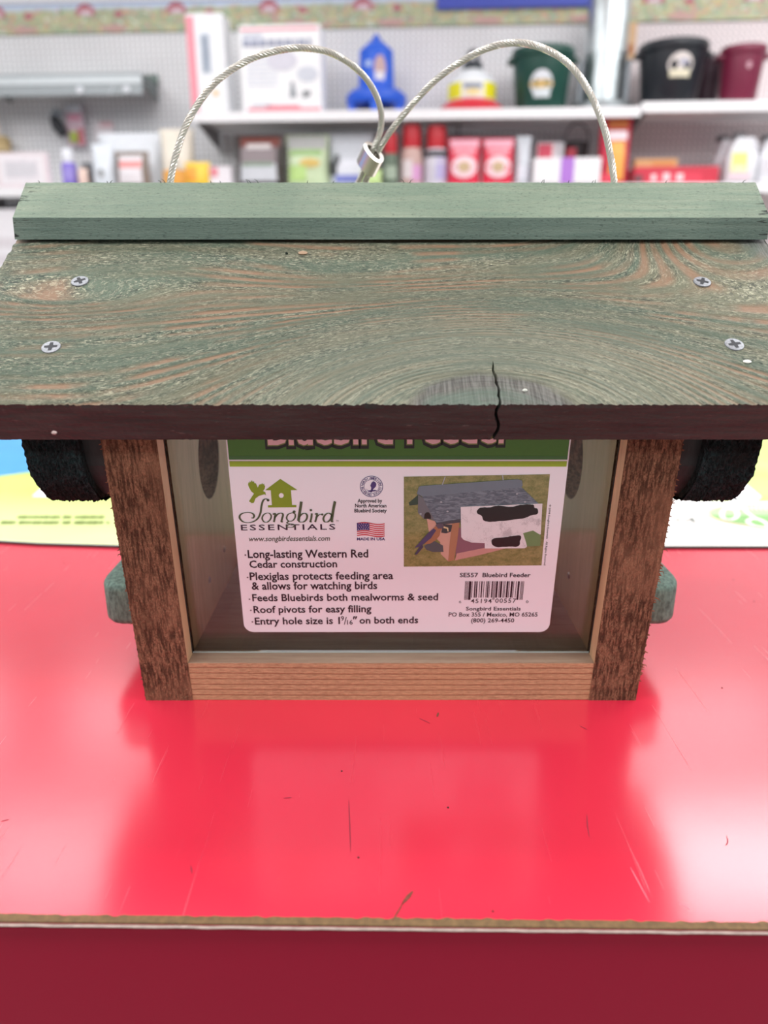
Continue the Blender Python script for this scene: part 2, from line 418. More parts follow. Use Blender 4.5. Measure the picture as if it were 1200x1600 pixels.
# --- grain field of the roof board
KN = [roof_uv(768, 640), roof_uv(1215, 372), roof_uv(120, 470), roof_uv(600, 430), roof_uv(1105, 352)]
def grain(X, U):
    F = U + .006*np.sin(X*17+.6) + .0025*np.sin(X*41+U*30)
    k0, k1, k2, k3, k4 = KN
    r0 = ((X-k0[0])/.066)**2 + ((U-k0[1])/.048)**2
    F = F - .15*np.exp(-r0*.9) - .02*np.exp(-(((X-k0[0])/.10)**2+((U-k0[1])/.06)**2))
    F = F - .085*np.exp(-(((X-k4[0])/.052)**2+((U-k4[1])/.045)**2))
    F = F + .016*np.exp(-(((X-k2[0])/.045)**2+((U-k2[1])/.013)**2))
    F = F + .006*np.exp(-(((X-k3[0])/.06)**2+((U-k3[1])/.012)**2))
    return F
def crack_x(u): return roof_uv(776, 600)[0] + .0004*math.sin(u*230)+.0002*math.sin(u*900)
def make_roof_mesh():
    LU = .1275
    cx = crack_x(0)
    xs = sorted(set(np.round(np.concatenate([np.linspace(-HL, HL, 620), np.linspace(cx-.006, cx+.006, 90)]), 6).tolist()))
    us = np.concatenate([np.linspace(LU, .02, 120), np.linspace(.0195, 0, 46)])
    nx = len(xs); rows = []
    X = np.array(xs)
    jag = 1.5*np.array([.00045*noise.noise(Vector((x*900, 0, 0)))+.0005*noise.noise(Vector((x*180, 3, 0)))+.0006*max(0, noise.noise(Vector((x*60, 8, 0)))-.2) for x in xs])
    P = []; G = []; K = []
    def crk(x, u, face):
        d = abs(x-crack_x(u)); wdt = (.0006 if not face else .0007)
        lim = roof_uv(776, 566)[1]
        if u > lim: return 0
        wdt *= min(1, (lim-u)/.006+.15)*(.75+.4*noise.noise(Vector((u*700, x, 2))))
        return max(0.0, 1-d/wdt) if d < wdt else 0
    for u in us:
        F = grain(X, np.full(nx, u))
        for i, x in enumerate(xs):
            e = max(0, 1-u/.003); uu = u+jag[i]*e
            inc = ((x-KN[0][0])/.0285)**2+((u-KN[0][1])/.0195)**2 < 1
            rng = 0 if inc else math.sin(F[i]*2*math.pi/.0060)*.00012
            h = rng+.00022*noise.noise(Vector((F[i]*600, x*90, u*60)))-.004*crk(x, u, False)**.5
            h -= .0004*e*abs(noise.noise(Vector((x*400, u*400, 5))))
            xe = x + (.0007*noise.noise(Vector((u*260, 0, 7 if x > 0 else 3))) if abs(x) > HL-.0003 else 0)
            y, z = xdir(uu, h); P.append((xe, y, z)); G.append((F[i], x, u)); K.append(0)
    nf = 26
    for j in range(1, nf+1):
        n = -RT*j/nf
        for i, x in enumerate(xs):
            e = max(0, 1+n/.002)
            h = .00018*noise.noise(Vector((x*120, n*500, 1)))+jag[i]*e+.004*crk(x+.0009*math.sin(-n*420), 0, True)**.5+.0002*noise.noise(Vector((x*700, n*900, 4)))
            if j >= nf-1: h += .0003*abs(noise.noise(Vector((x*300, 3, 1))))
            y, z = xdir(h, n); P.append((x, y, z)); G.append((n*.6, x, n)); K.append(1)
    nr = len(us)+nf
    faces = [(r*nx+i, (r+1)*nx+i, (r+1)*nx+i+1, r*nx+i+1) for r in range(nr-1) for i in range(nx-1)]
    mi = [0 if r < len(us)-1 else 1 for r in range(nr-1) for i in range(nx-1)]
    # underside, ridge end and the two ends
    b = len(P); bx = [-HL, HL]
    for x in bx: y, z = xdir(LU, -RT); P.append((x, y, z)); G.append((LU, x, 0)); K.append(1)
    last = (nr-1)*nx
    faces.append(tuple([last+i for i in range(nx)]+[b+1, b])[::-1]); mi.append(1)
    faces.append(tuple([b, b+1]+[i for i in range(nx)][::-1])); mi.append(1)
    faces.append(tuple([r*nx for r in range(nr)]+[b])[::-1]); mi.append(2)
    faces.append(tuple([r*nx+nx-1 for r in range(nr)]+[b+1])); mi.append(2)
    me = bpy.data.meshes.new('roof_board'); me.from_pydata(P, [], faces)
    a = me.attributes.new('grain', 'FLOAT_VECTOR', 'POINT'); a.data.foreach_set('vector', np.array(G, dtype=np.float32).ravel())
    me.polygons.foreach_set('material_index', mi); me.polygons.foreach_set('use_smooth', [m == 0 for m in mi])
    bm = bmesh.new(); bm.from_mesh(me); bmesh.ops.recalc_face_normals(bm, faces=bm.faces[:]); bm.to_mesh(me); bm.free()
    me.set_sharp_from_angle(angle=math.radians(55))
    return me
# --- weathered green roof top
t = NT('weathered_green_roof'); at = t.n('ShaderNodeAttribute', attribute_name='grain').outputs['Vector']
sp_ = t.n('ShaderNodeSeparateXYZ'); t.l(at, sp_.inputs[0]); F, X, U = sp_.outputs
slow = t.noise(t.mapv(at, (90, 9, 9)), 1, 3)                       # bands along the grain
slow2 = t.noise(t.mapv(at, (48, 13, 13), (5, 2, 1)), 1, 3)
rough_ = t.ramp(t.noise(t.mapv(at, (110, 16, 16), (11, 7, 1)), 1, 4, .65), .40, .60, .18, 1.0)
ring = t.math('ADD', t.math('MULTIPLY', t.math('SINE', t.math('ADD', t.math('MULTIPLY', F, 2*math.pi/.0060), t.math('MULTIPLY', slow2, 6))), .5), .5)
fib = t.noise(t.mapv(at, (1900, 420, 420)), 1, 4, .72, .8)
fib2 = t.noise(t.mapv(at, (1200, 270, 270), (9, 3, 2)), 1, 4, .72, 1.2)
fine = t.noise(t.mapv(at, (300, 1500, 1500)), 1, 3, .7)
patch = t.noise(t.mapv(at, (25, 22, 22), (1, 8, 3)), 1, 3)
olive, teal, brown, pale, pit = srgb('#6f705a'), srgb('#5b6957'), srgb('#80644c'), srgb('#cac6aa'), srgb('#18211c')
c = t.mix(t.ramp(slow, .42, .58), olive, teal)
bm_ = t.math('MULTIPLY', t.ramp(slow2, .42, .56), t.math('MULTIPLY', t.ramp(ring, .1, .8), t.ramp(patch, .40, .52)))
# distance to the knot
dx = t.math('DIVIDE', t.math('SUBTRACT', X, KN[0][0]), .062); du = t.math('DIVIDE', t.math('SUBTRACT', U, KN[0][1]), .040)
rk = t.math('SQRT', t.math('ADD', t.math('MULTIPLY', dx, dx), t.math('MULTIPLY', du, du)))
near = t.ramp(rk, .9, 1.7, 1, 0)
c = t.mix(t.math('MULTIPLY', bm_, t.math('SUBTRACT', 1, t.math('MULTIPLY', near, .75))), c, brown)
core = t.ramp(t.math('ADD', rk, t.math('MULTIPLY', t.math('SUBTRACT', slow, .5), .3)), .30, .42, 1, 0)
core = t.ramp(t.math('ADD', rk, t.math('MULTIPLY', t.math('SUBTRACT', patch, .5), .25)), .42, .50, 1, 0)
dx1 = t.math('SUBTRACT', X, KN[1][0]); du1 = t.math('SUBTRACT', U, KN[1][1])
rk1 = t.math('SQRT', t.math('ADD', t.math('MULTIPLY', dx1, dx1), t.math('MULTIPLY', du1, du1)))
core1 = t.ramp(t.math('ADD', rk1, t.math('MULTIPLY', t.math('SUBTRACT', patch, .5), .02)), .016, .026, 1, 0)
cores = t.math('MAXIMUM', core, core1)
pm = t.math('MULTIPLY', t.ramp(t.math('ADD', fib, t.math('MULTIPLY', near, .035)), .52, .60), t.math('MULTIPLY', rough_, t.math('SUBTRACT', 1, t.math('MULTIPLY', bm_, .75))))
pm = t.math('MULTIPLY', pm, t.math('SUBTRACT', 1, t.math('MULTIPLY', cores, .75)))
c = t.mix(t.math('MULTIPLY', pm, .85), c, pale)
dk = t.math('MULTIPLY', t.ramp(fib2, .42, .49, 1, 0), t.math('MULTIPLY', rough_, t.math('SUBTRACT', 1, t.math('MULTIPLY', bm_, .8))))
c = t.mix(t.math('MULTIPLY', t.math('MULTIPLY', dk, .85), t.math('SUBTRACT', 1, cores)), c, pit)
streak = t.noise(t.mapv(at, (20, 1300, 60)), 1, 3)
cc = t.mix(t.ramp(streak, .4, .62), srgb('#3f3b3b'), srgb('#6b6966')); cc = t.mix(t.ramp(patch, .45, .6, 0, .6), cc, srgb('#566a5c'))
c = t.mix(t.math('MULTIPLY', cores, .85), c, cc)
c = t.mix(t.math('MULTIPLY', t.math('MULTIPLY', near, t.math('SUBTRACT', 1, cores)), .10), c, srgb('#c9cbbb'))
h = t.math('ADD', t.math('MULTIPLY', ring, .25), t.math('ADD', t.math('MULTIPLY', fib, 1.0), t.math('MULTIPLY', fib2, 1.0)))
t.bump(t.math('MULTIPLY', h, t.math('SUBTRACT', 1, t.math('MULTIPLY', t.math('MAXIMUM', bm_, cores), .75))), .0011, .8)
ROOF = t.set(Base_Color=c, Roughness=.62, Specular_IOR_Level=.4)
# --- eave face: dark brown-purple edge, shade of its downward tilt put into the colour
t = NT('dark_shaded_edge'); o = t.obj()
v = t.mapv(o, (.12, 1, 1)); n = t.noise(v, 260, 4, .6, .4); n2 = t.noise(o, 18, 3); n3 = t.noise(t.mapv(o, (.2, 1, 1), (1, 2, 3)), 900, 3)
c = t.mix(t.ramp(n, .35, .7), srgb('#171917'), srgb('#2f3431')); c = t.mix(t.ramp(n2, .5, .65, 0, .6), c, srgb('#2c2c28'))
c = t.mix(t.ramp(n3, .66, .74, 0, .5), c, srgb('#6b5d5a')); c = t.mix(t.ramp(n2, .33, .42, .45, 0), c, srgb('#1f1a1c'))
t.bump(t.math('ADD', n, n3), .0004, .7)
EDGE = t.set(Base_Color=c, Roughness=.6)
GREENEND = wood('green_end_grain', srgb('#5f7a68'), srgb('#2c3d36'), 1, .003, 700, .0004, .8)
rm = make_roof_mesh(); rm.materials.append(ROOF); rm.materials.append(EDGE); rm.materials.append(GREENEND)
roof = bpy.data.objects.new('roof_board', rm); COL.objects.link(roof); roof.parent = fd
roof['label'] = 'front roof board with a knot and a crack at the eave'
rb = roof.copy(); COL.objects.link(rb); rb.rotation_euler.z = math.pi; rb['label'] = 'rear roof board'
# --- screws
STEEL = flat('#8f9296', .55, .75, .25, 900); REC = flat('#303236', .6, .5)
Rm = Matrix.Rotation(S32, 4, 'X')
def screw_at(px, pv, rz, first=[None]):
    x, u = roof_uv(px, pv); y, z = xdir(u, .00025)
    if first[0] is None:
        mb = MB()
        mb.lathe([(.0034, -.0008), (.0037, -.0003), (.0036, .00015), (.0030, .0003)], 28)
        s = mb.build('screw', STEEL, roof, autos=30)
        cr = MB(); a, b = .0025, .00058
        pts = [(b, a), (-b, a), (-b*1.4, b*1.4), (-a, b), (-a, -b), (-b*1.4, -b*1.4), (-b, -a), (b, -a), (b*1.4, -b*1.4), (a, -b), (a, b), (b*1.4, b*1.4)]
        s.data.materials.append(REC)
        me = s.data; bm = bmesh.new(); bm.from_mesh(me)
        tmp = MB().prism([pts], lambda p, q, c: (p, q, .00026+c), .00009)
        vs = [bm.verts.new(v) for v in tmp.v]
        for f in tmp.f:
            try: bm.faces.new([vs[i] for i in f]).material_index = 1
            except ValueError: pass
        bm.to_mesh(me); bm.free(); first[0] = s
    else:
        s = first[0].copy(); COL.objects.link(s)
    s.matrix_local = Matrix.Translation((x, y, z)) @ Rm @ Matrix.Rotation(rz, 4, 'Z')
for a in ((125, 440, .5), (80, 543, .1), (1097, 441, -.4), (1147, 539, .2)): screw_at(*a)
# small flecks lying in the grain
def fleck(px, pv, r, col, name='wood_fleck', st=(1, .6)):
    x, u = roof_uv(px, pv); y, z = xdir(u, .0002); m = MB()
    m.lathe([(r*.8, -.0003), (r, .0002), (r*.6, .0006), (r*.2, .0008)], 9, 0, 0, st[0], st[1])
    m.v = [(a+.2*r*noise.noise(Vector((a*3000, b*3000, px))), b, c) for a, b, c in m.v]
    o = m.build(name, col, roof, True); o.matrix_local = Matrix.Translation((x, y, z)) @ Rm; return o
fleck(473, 396, .0022, flat('#a98c72', .8)); fleck(448, 397, .0007, flat('#2a332c', .9)); 
fleck(1167, 566, .0016, flat('#ece9e0', .8)); fleck(820, 611, .0010, flat('#d6d8cd', .8)); fleck(85, 677, .001, flat('#b9a5a0', .8))

# --- ridge cap
def green_paint(name, a, b, dark):
    t = NT(name); o = t.obj()
    v = t.mapv(o, (.05, 1, 1)); n = t.noise(v, 420, 4, .6); m = t.noise(o, 14, 2); f = t.noise(t.mapv(o, (.3, 1, 1)), 1600, 3, .7)
    c = t.mix(t.ramp(n, .3, .7), a, b); c = t.mix(t.ramp(m, .45, .62, 0, .55), c, tuple(.8*x for x in b))
    c = t.mix(t.ramp(f, .34, .42, .55, 0), c, dark); c = t.mix(t.ramp(f, .62, .72, 0, .35), c, tuple(min(1, x*1.6) for x in a))
    s = t.n('ShaderNodeSeparateXYZ'); t.l(o, s.inputs[0])
    ends = t.ramp(t.math('ABSOLUTE', s.outputs[0]), .1615, .1695)
    ck = t.noise(t.mapv(o, (.16, 1, 1), (2, 5, 7)), 520, 2)
    cr = t.math('MULTIPLY', t.ramp(t.math('ADD', ck, t.math('MULTIPLY', ends, .12)), .68, .72), ends)
    c = t.mix(cr, c, (.008, .012, .010))
    t.bump(t.math('SUBTRACT', t.math('ADD', n, t.math('MULTIPLY', f, .8)), t.math('MULTIPLY', cr, 2)), .0004, .7)
    return t.set(Base_Color=c, Roughness=.6, Specular_IOR_Level=.35)
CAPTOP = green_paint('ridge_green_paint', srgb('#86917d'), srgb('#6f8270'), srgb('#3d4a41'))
CAPF = green_paint('ridge_shaded_green', srgb('#6d7c70'), srgb('#586a60'), srgb('#222b27'))  # darker copy of the ridge paint; shade of the steep faces in the colour
CL = .1702
half = [(-.0272, .2050), (-.0266, .2142), (-.0108, .2303)]
prof = half+[(-y, z) for y, z in half[::-1]]+[(0, .2218)]
mb = MB(); NX = 160; vs = []; fs = []
for i in range(NX+1):
    x = -CL+2*CL*i/NX
    for k, (y, z) in enumerate(prof):
        xx = x
        if i in (0, NX): xx += (.0012*noise.noise(Vector((k*3.1, i, 2)))+(.0016 if k in (2, 3) else 0))*(1 if i == 0 else -1)
        e = .00022*noise.noise(Vector((x*260, k, 0)))+.00012*noise.noise(Vector((x*1400, k, 4)))
        vs.append((xx, y, z+e if k in (2, 3) else z))
n = len(prof)
for i in range(NX):
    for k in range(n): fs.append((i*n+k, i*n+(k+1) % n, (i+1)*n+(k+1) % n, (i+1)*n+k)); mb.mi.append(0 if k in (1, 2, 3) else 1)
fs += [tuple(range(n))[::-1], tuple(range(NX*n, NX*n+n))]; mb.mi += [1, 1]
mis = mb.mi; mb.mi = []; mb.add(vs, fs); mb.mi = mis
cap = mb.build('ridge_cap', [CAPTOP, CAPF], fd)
# ragged fibres standing on the cap's front edge
mb = MB()
for px in (62, 168, 172, 252, 258, 330, 345, 388, 392, 404, 436, 480, 520, 632, 640, 846, 850, 888, 925, 930, 1040, 1160):
    p = on_y(px, 284, YC-.0108); x = p.x-XC; L = .0006+R.random()*.0014; a = R.uniform(-1.1, 1.1)
    mb.tube([(x, -.0108, .2300), (x+L*math.sin(a)*.6, -.0109, .2304+L*.45), (x+L*math.sin(a)*1.6, -.0112, .2305+L*.7)], [.00022, .00016, .00005], 4)
f_ = mb.build('wood_fibres', flat('#3b4a3d', .9), cap); f_['kind'] = 'stuff'
# --- end walls
CEDAR_IN = wood('planed_cedar', srgb('#e8bd94'), srgb('#ab7f5c'), 2, .005, 900, .00008, .55, .35, blotch=srgb('#cda781'))
t = NT('rough_sawn_cedar'); o = t.obj()
v = t.mapv(o, (1, 1, .10), rot=(0, .12, 0)); ln = t.noise(v, 900, 2, .5, .3); r2 = t.noise(t.mapv(o, (1, 1, .45)), 1900, 4, .7, .8); bl = t.noise(o, 30, 3); big = t.noise(t.mapv(o, (1, 1, .4), (3, 3, 3)), 60, 2)
c = t.mix(t.ramp(r2, .32, .66), srgb('#563627'), srgb('#b98a6c')); c = t.mix(t.ramp(ln, .40, .56, .75, 0), c, srgb('#3f271e'))
c = t.mix(t.ramp(bl, .5, .7, 0, .45), c, srgb('#bb8a6c')); c = t.mix(t.ramp(big, .35, .5, .3, 0), c, srgb('#482c20'))
t.bump(t.math('ADD', t.math('MULTIPLY', ln, 1.0), r2), .0011, .9)
ROUGH = t.set(Base_Color=c, Roughness=.8, Specular_IOR_Level=.15)
SL = .124
yf = lambda z, inset=0: -.0815-SL*z+inset
ztop_f = .1368
rz = lambda y: .1308+(.1088-abs(y))*.6249-.0006            # underside of the roof boards
def circ(cy, cz, r, n=36): return [(cy+r*math.cos(2*math.pi*k/n), cz+r*math.sin(2*math.pi*k/n)) for k in range(n)]
outline = [(yf(0), 0.0), (-yf(0), 0.0), (-yf(ztop_f), rz(yf(ztop_f))), (0, rz(0)), (yf(ztop_f), rz(yf(ztop_f)))]
hole = circ(-.014, .1012, .0222)
XO, XI, GD = .1150, .0930, .0035
def end_wall(sgn):
    mb = MB(); mb.cur = 0
    to = lambda x0: (lambda a, b, c: (sgn*(x0-c), a, b))
    mb.prism([outline, hole], to(XO), XO-XI-GD)
    g0, g1 = .0095, .0122                                       # the kerf that holds the clear panel
    def strip(a0, a1):
        return [(yf(0, a0), 0), (yf(0, a1), 0), (yf(.135, a1), rz(yf(.135, a1))), (yf(.135, a0), rz(yf(.135, a0)))]
    st = strip(0, g0); mb.prism([st], to(XI+GD), GD)
    st2 = [(-y, z) for y, z in st][::-1]; mb.prism([st2], to(XI+GD), GD)
    mid = [(yf(0, g1), 0), (-yf(0, g1), 0), (-yf(.135, g1), rz(yf(.135, g1))), (0, rz(0)), (yf(.135, g1), rz(yf(.135, g1)))]
    mb.prism([mid, hole], to(XI+GD), GD)
    ob = mb.build('end_wall', [CEDAR_IN, ROUGH], fd)
    for p in ob.data.polygons:
        if abs(p.normal.y) > .9 and abs(p.center.y) > .075: p.material_index = 1
        if math.hypot(p.center.y+.014, p.center.z-.1012) < .0223 and abs(p.normal.x) < .3: p.material_index = 1   # the bored rim of the hole
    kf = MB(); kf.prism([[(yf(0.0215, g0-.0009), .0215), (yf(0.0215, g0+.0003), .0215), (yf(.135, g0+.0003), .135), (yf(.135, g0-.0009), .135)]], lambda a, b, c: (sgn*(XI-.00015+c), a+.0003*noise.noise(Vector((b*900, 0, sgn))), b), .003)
    kf.build('kerf_shade_strip', flat('#33241c', .95), ob)  # dark strip along the groove; the kerf's shadow put into its colour
    m2 = MB()
    for k in range(60 if sgn > 0 else 18):                                         # torn fibres along the outer front edge
        z = R.random()**(.8)*.13+.002; L = R.uniform(.0004, .0014)*(2.0 if R.random() < .12 else 1)
        m2.tube([(sgn*(XO-.0002), yf(z)+.0002, z), (sgn*(XO+L*.7), yf(z), z-L*R.uniform(-.1, .5)), (sgn*(XO+L), yf(z), z-L*R.uniform(.1, .9))], [.00035, .00022, .00004], 4)
    q = m2.build('torn_fibres', flat('#7c4a33', .9, var=.3), ob); q['kind'] = 'stuff'
    return ob
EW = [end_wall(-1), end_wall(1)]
EW[0]['label'] = 'left cedar end wall with round entry hole'; EW[1]['label'] = 'right cedar end wall with round entry hole'
# rough grid faces with real relief over the front edges of the end walls
for k, sgn in enumerate((-1, 1)):
    P = []; Fc = []; nu, nz = 46, 260
    for j in range(nz+1):
        z = .1345*j/nz
        for i in range(nu+1):
            x = XI+(XO-XI)*i/nu
            e = min(1, min(i, nu-i)/1.0, min(j, nz-j)/1.0)
            h = .00045*abs(noise.noise(Vector((x*1500+z*90, z*160, 3+k))))+.0003*noise.noise(Vector((x*2200, z*2200, k)))
            xx = x + (.0005*noise.noise(Vector((z*500, 2, k)))+.0003*noise.noise(Vector((z*1600, 2, k))) if i == nu else 0)
            P.append((sgn*xx, yf(z)-.00015-h*e, z))
    for j in range(nz):
        for i in range(nu): a = j*(nu+1)+i; Fc.append((a, a+1, a+nu+2, a+nu+1))
    m = MB().add(P, Fc); m.build('rough_edge', ROUGH, EW[k], True)
# nails on the inner faces
NAIL = flat('#8d8279', .4, .7)
for sgn, lst in ((-1, ((351, 858), (328, 906))), (1, ((888, 899),))):
    for px, pv in lst:
        r = ray(px, pv); k = (XC+sgn*(XI-.0003))/r.x; p = Vector((0, 0, CAMH))+r*k
        m = MB().lathe([(.0016, -.0005), (.0019, .0001), (.0012, .0005)], 12); m.v = [(-sgn*c+sgn*(XI), a+p.y-YC, b+p.z) for a, b, c in m.v]
        m.build('nail', NAIL, EW[0 if sgn < 0 else 1], True)
# --- floor board
t = NT('floor_edge_cedar'); o = t.obj()
wv = t.noise(t.mapv(o, (.015, 1, 1)), 330, 1, .4); fn = t.noise(t.mapv(o, (.2, 1, 1)), 1500, 4, .7); mm = t.noise(t.mapv(o, (.5, 1, 1)), 25, 2)
sxx = t.n('ShaderNodeSeparateXYZ'); t.l(o, sxx.inputs[0])
ph = t.math('ADD', t.math('MULTIPLY', sxx.outputs[2], 2*math.pi/.0031), t.math('MULTIPLY', t.noise(t.mapv(o, (.15, 1, 1)), 40, 2), 4))
lines = t.ramp(t.math('SINE', ph), .70, .98)
c = t.mix(t.ramp(fn, .35, .65), srgb('#a58263'), srgb('#cba581')); c = t.mix(t.ramp(mm, .4, .65, 0, .4), c, srgb('#c6a076'))
c = t.mix(t.math('MULTIPLY', lines, .6), c, srgb('#7d4a34'))
t.bump(t.math('ADD', fn, t.math('MULTIPLY', lines, -.4)), .0004, .8)
FEDGE = t.set(Base_Color=c, Roughness=.75, Specular_IOR_Level=.2)
FTOP = wood('floor_top_cedar', srgb('#a58d78'), srgb('#7a5a4a'), 0, .004, 900, .00008, .5, .5)
mb = MB(); FX = XI-.0001; y0, y1 = yf(.0), yf(.0215)
NF = 120; vs = []; fs = []; mi = []
pr = [(y0+.0002, .0), (y1+.0001, .0212), (-y1, .0212), (-y0, .0)]
for i in range(NF+1):
    x = -FX+2*FX*i/NF; e = .00015*noise.noise(Vector((x*500, 0, 1)))
    for kk, (y, z) in enumerate(pr): vs.append((x, y+(e if kk < 2 else 0), z+(e if kk == 1 else 0)))
for i in range(NF):
    for kk in range(4): fs.append((i*4+kk, i*4+(kk+1) % 4, i*4+4+(kk+1) % 4, i*4+4+kk)); mi.append(0 if kk == 0 or kk == 2 else 1)
fs += [(3, 2, 1, 0), (NF*4, NF*4+1, NF*4+2, NF*4+3)]; mi += [1, 1]
mb.add(vs, fs); mb.mi = mi
mb.build('floor_board', [FEDGE, FTOP], fd)
# --- clear panels in the kerfs
t = NT('clear_acrylic'); t.t.nodes.remove(t.b)
fr = t.n('ShaderNodeFresnel'); fr.inputs[0].default_value = 1.35
gl = t.n('ShaderNodeBsdfGlossy'); gl.inputs['Roughness'].default_value = .02
tr = t.n('ShaderNodeBsdfTransparent'); tr.inputs[0].default_value = (.97, .968, .962, 1)
mx = t.n('ShaderNodeMixShader'); t.l(fr.outputs[0], mx.inputs[0]); t.l(tr.outputs[0], mx.inputs[1]); t.l(gl.outputs[0], mx.inputs[2]); t.l(mx.outputs[0], t.out.inputs[0])
ACR = t.m
PX = XI+GD-.0004; PI0 = .0098; PTH = .0020
def panel(s):
    mb = MB(); z0, z1 = .0214, .1360
    vs = []
    for x in (-PX, PX):
        for z, ins_ in ((z0, PI0), (z0, PI0+PTH), (z1, PI0+PTH), (z1, PI0)): vs.append((x, s*yf(z, ins_), z))
    mb.add(vs, [(0, 1, 2, 3), (7, 6, 5, 4), (0, 4, 5, 1), (1, 5, 6, 2), (2, 6, 7, 3), (3, 7, 4, 0)])
    return mb.build('clear_panel', ACR, fd)
pf = panel(1); pf['label'] = 'front clear acrylic panel'; pb = panel(-1); pb['label'] = 'rear clear acrylic panel'
# bright lower edge of the acrylic
mb = MB(); mb.box(-FX, FX, yf(.0214, PI0-.0004), yf(.0214, PI0), .0213, .0218); mb.build('panel_edge', flat('#b9c0bb', .25), pf)
# --- entry porches (dark green blocks outside the holes)
t = NT('shaggy_dark_green'); o = t.obj()
r1 = t.noise(t.mapv(o, (1, 1, .45)), 700, 5, .75, 1.2); r2 = t.noise(t.mapv(o, (1, 1, .3), (4, 4, 4)), 1500, 3, .7); bl = t.noise(o, 45, 3)
c = t.mix(t.ramp(r1, .4, .7), srgb('#192324'), srgb('#486062')); c = t.mix(t.ramp(bl, .45, .6, 0, .7), c, srgb('#2b2422')); c = t.mix(t.ramp(r2, .60, .70, 0, .6), c, srgb('#5a6c6c'))
t.bump(t.math('ADD', r1, t.math('MULTIPLY', r2, .5)), .004, 1.0)
SHAG = t.set(Base_Color=c, Roughness=.85, Specular_IOR_Level=.15)
DKG = wood('dark_green_planed', srgb('#2a3333'), srgb('#151b1b'), 2, .004, 900, .0001, .6)
def porch_profile(ins_=0.0, zb_=.0985):
    fr_ = []
    for y, z in ((-.1000, .1340), (-.0975, .1240), (-.0955, .1155), (-.0930, .1107), (-.0886, .1053), (-.0825, .0998), (-.0720, .0975), (-.0600, .0972)): fr_.append((y+ins_, z+ (ins_*.3)))
    top_ = [(-.1000+ins_, rz(.1000-ins_))]
    arch = [(.034*math.cos(a), .098+.034*math.sin(a)) for a in [math.pi-k*math.pi/14 for k in range(15)]]
    left = [(0, rz(0))]+top_+fr_[1:]+arch[:8]
    right = [(-y, z) for y, z in left[::-1]]
    return left+right[1:-1]
for sgn in (-1, 1):
    pp = thing_part = None
    mb = MB(); mb.prism([porch_profile()], lambda a, b, c: (sgn*(.1235+c), a, b), .0222)
    po = mb.build('entry_porch', SHAG, fd)
    # shaggy front: a wrapped grid with deep relief
    path = smooth_path([Vector((y, z, 0)) for y, z in ((-.0985, rz(.0985)), (-.0975, .1240), (-.0955, .1155), (-.0930, .1107), (-.0886, .1053), (-.0825, .0998), (-.0720, .0975), (-.0600, .0972))], 16)
    P = []; Fc = []; nu = 44
    for j, p in enumerate(path):
        d = (path[min(j+1, len(path)-1)]-path[max(j-1, 0)]).normalized(); nn = Vector((-d.y, d.x, 0)); nn = -nn if nn.x > 0 and j < 60 else nn
        if nn.y > 0.2 or nn.x > .3: nn = -nn
        for i in range(nu+1):
            x = .1235+.0222*i/nu
            e = min(1, min(i, nu-i)/2)
            h = (.0018*abs(noise.noise(Vector((x*700, p.x*300+p.y*300, 2+sgn))))+.0009*noise.noise(Vector((x*1500, p.x*700, p.y*700))))*(.4+.6*e)+.0004
            xx = x+(.0009*noise.noise(Vector((p.y*400, p.x*400, sgn))) if i == nu else 0)
            P.append((sgn*xx, p.x+nn.x*h, p.y+nn.y*h))
    for j in range(len(path)-1):
        for i in range(nu): a = j*(nu+1)+i; Fc.append((a, a+1, a+nu+2, a+nu+1))
    MB().add(P, Fc).build('shaggy_face', SHAG, po, True)
    m2 = MB()
    for k in range(110):
        p = path[R.randrange(8, len(path)-20)]; x = sgn*R.uniform(.124, .1446); L = R.uniform(.0006, .0022); a = R.uniform(-1, 1)
        m2.tube([(x, p.x, p.y), (x+L*.4*a, p.x-L*.4, p.y-L*.35), (x+L*.9*a, p.x-L*.6, p.y-L*R.uniform(.2, 1.0))], [.0003, .0002, .00005], 4)
    q = m2.build('torn_fibres', SHAG, po); q['kind'] = 'stuff'
    mb = MB(); mb.prism([porch_profile(.0030)], lambda a, b, c: (sgn*(.1153+c), a, b), .0083)
    mb.build('porch_spacer', DKG, fd)
# --- landing perches
t = NT('perch_green'); o = t.obj(); n = t.noise(t.mapv(o, (1, 1, .4)), 500, 4, .7)
t.bump(n, .0003, .6); PG = t.set(Base_Color=t.mix(t.ramp(n, .35, .65), srgb('#3d4f48'), srgb('#708a7d')), Roughness=.75)
for sgn in (-1, 1):
    L, rr = .054, .0295
    out = [(0, -L), (rr*.62, -L)]+[(rr*.62+rr*.38*math.sin(a), -L+rr*.38*(1-math.cos(a))*1.6) for a in (math.pi/8, math.pi/4, 3*math.pi/8, math.pi/2)]
    out = [(x, y) for x, y in out]; out += [(x, -y) for x, y in out[::-1]]
    bm = bmesh.new(); lo = [bm.verts.new((sgn*(XO+.0001+x), y, .0245)) for x, y in out]; f = bm.faces.new(lo)
    ex = bmesh.ops.extrude_face_region(bm, geom=[f]); [v.co.__iadd__(Vector((0, 0, .0215))) for v in ex['geom'] if isinstance(v, bmesh.types.BMVert)]
    bmesh.ops.recalc_face_normals(bm, faces=bm.faces[:])
    eg = [e for e in bm.edges if abs(e.verts[0].co.z-e.verts[1].co.z) < 1e-6 and max(abs(e.verts[0].co.x), abs(e.verts[1].co.x)) > XO+.001]
    bmesh.ops.bevel(bm, geom=eg, offset=.0035, segments=3, affect='EDGES', profile=.5)
    me = bpy.data.meshes.new('landing_perch'); bm.to_mesh(me); bm.free(); me.materials.append(PG)
    me.polygons.foreach_set('use_smooth', [True]*len(me.polygons)); me.set_sharp_from_angle(angle=math.radians(40))
    o = bpy.data.objects.new('landing_perch', me); COL.objects.link(o); o.parent = fd
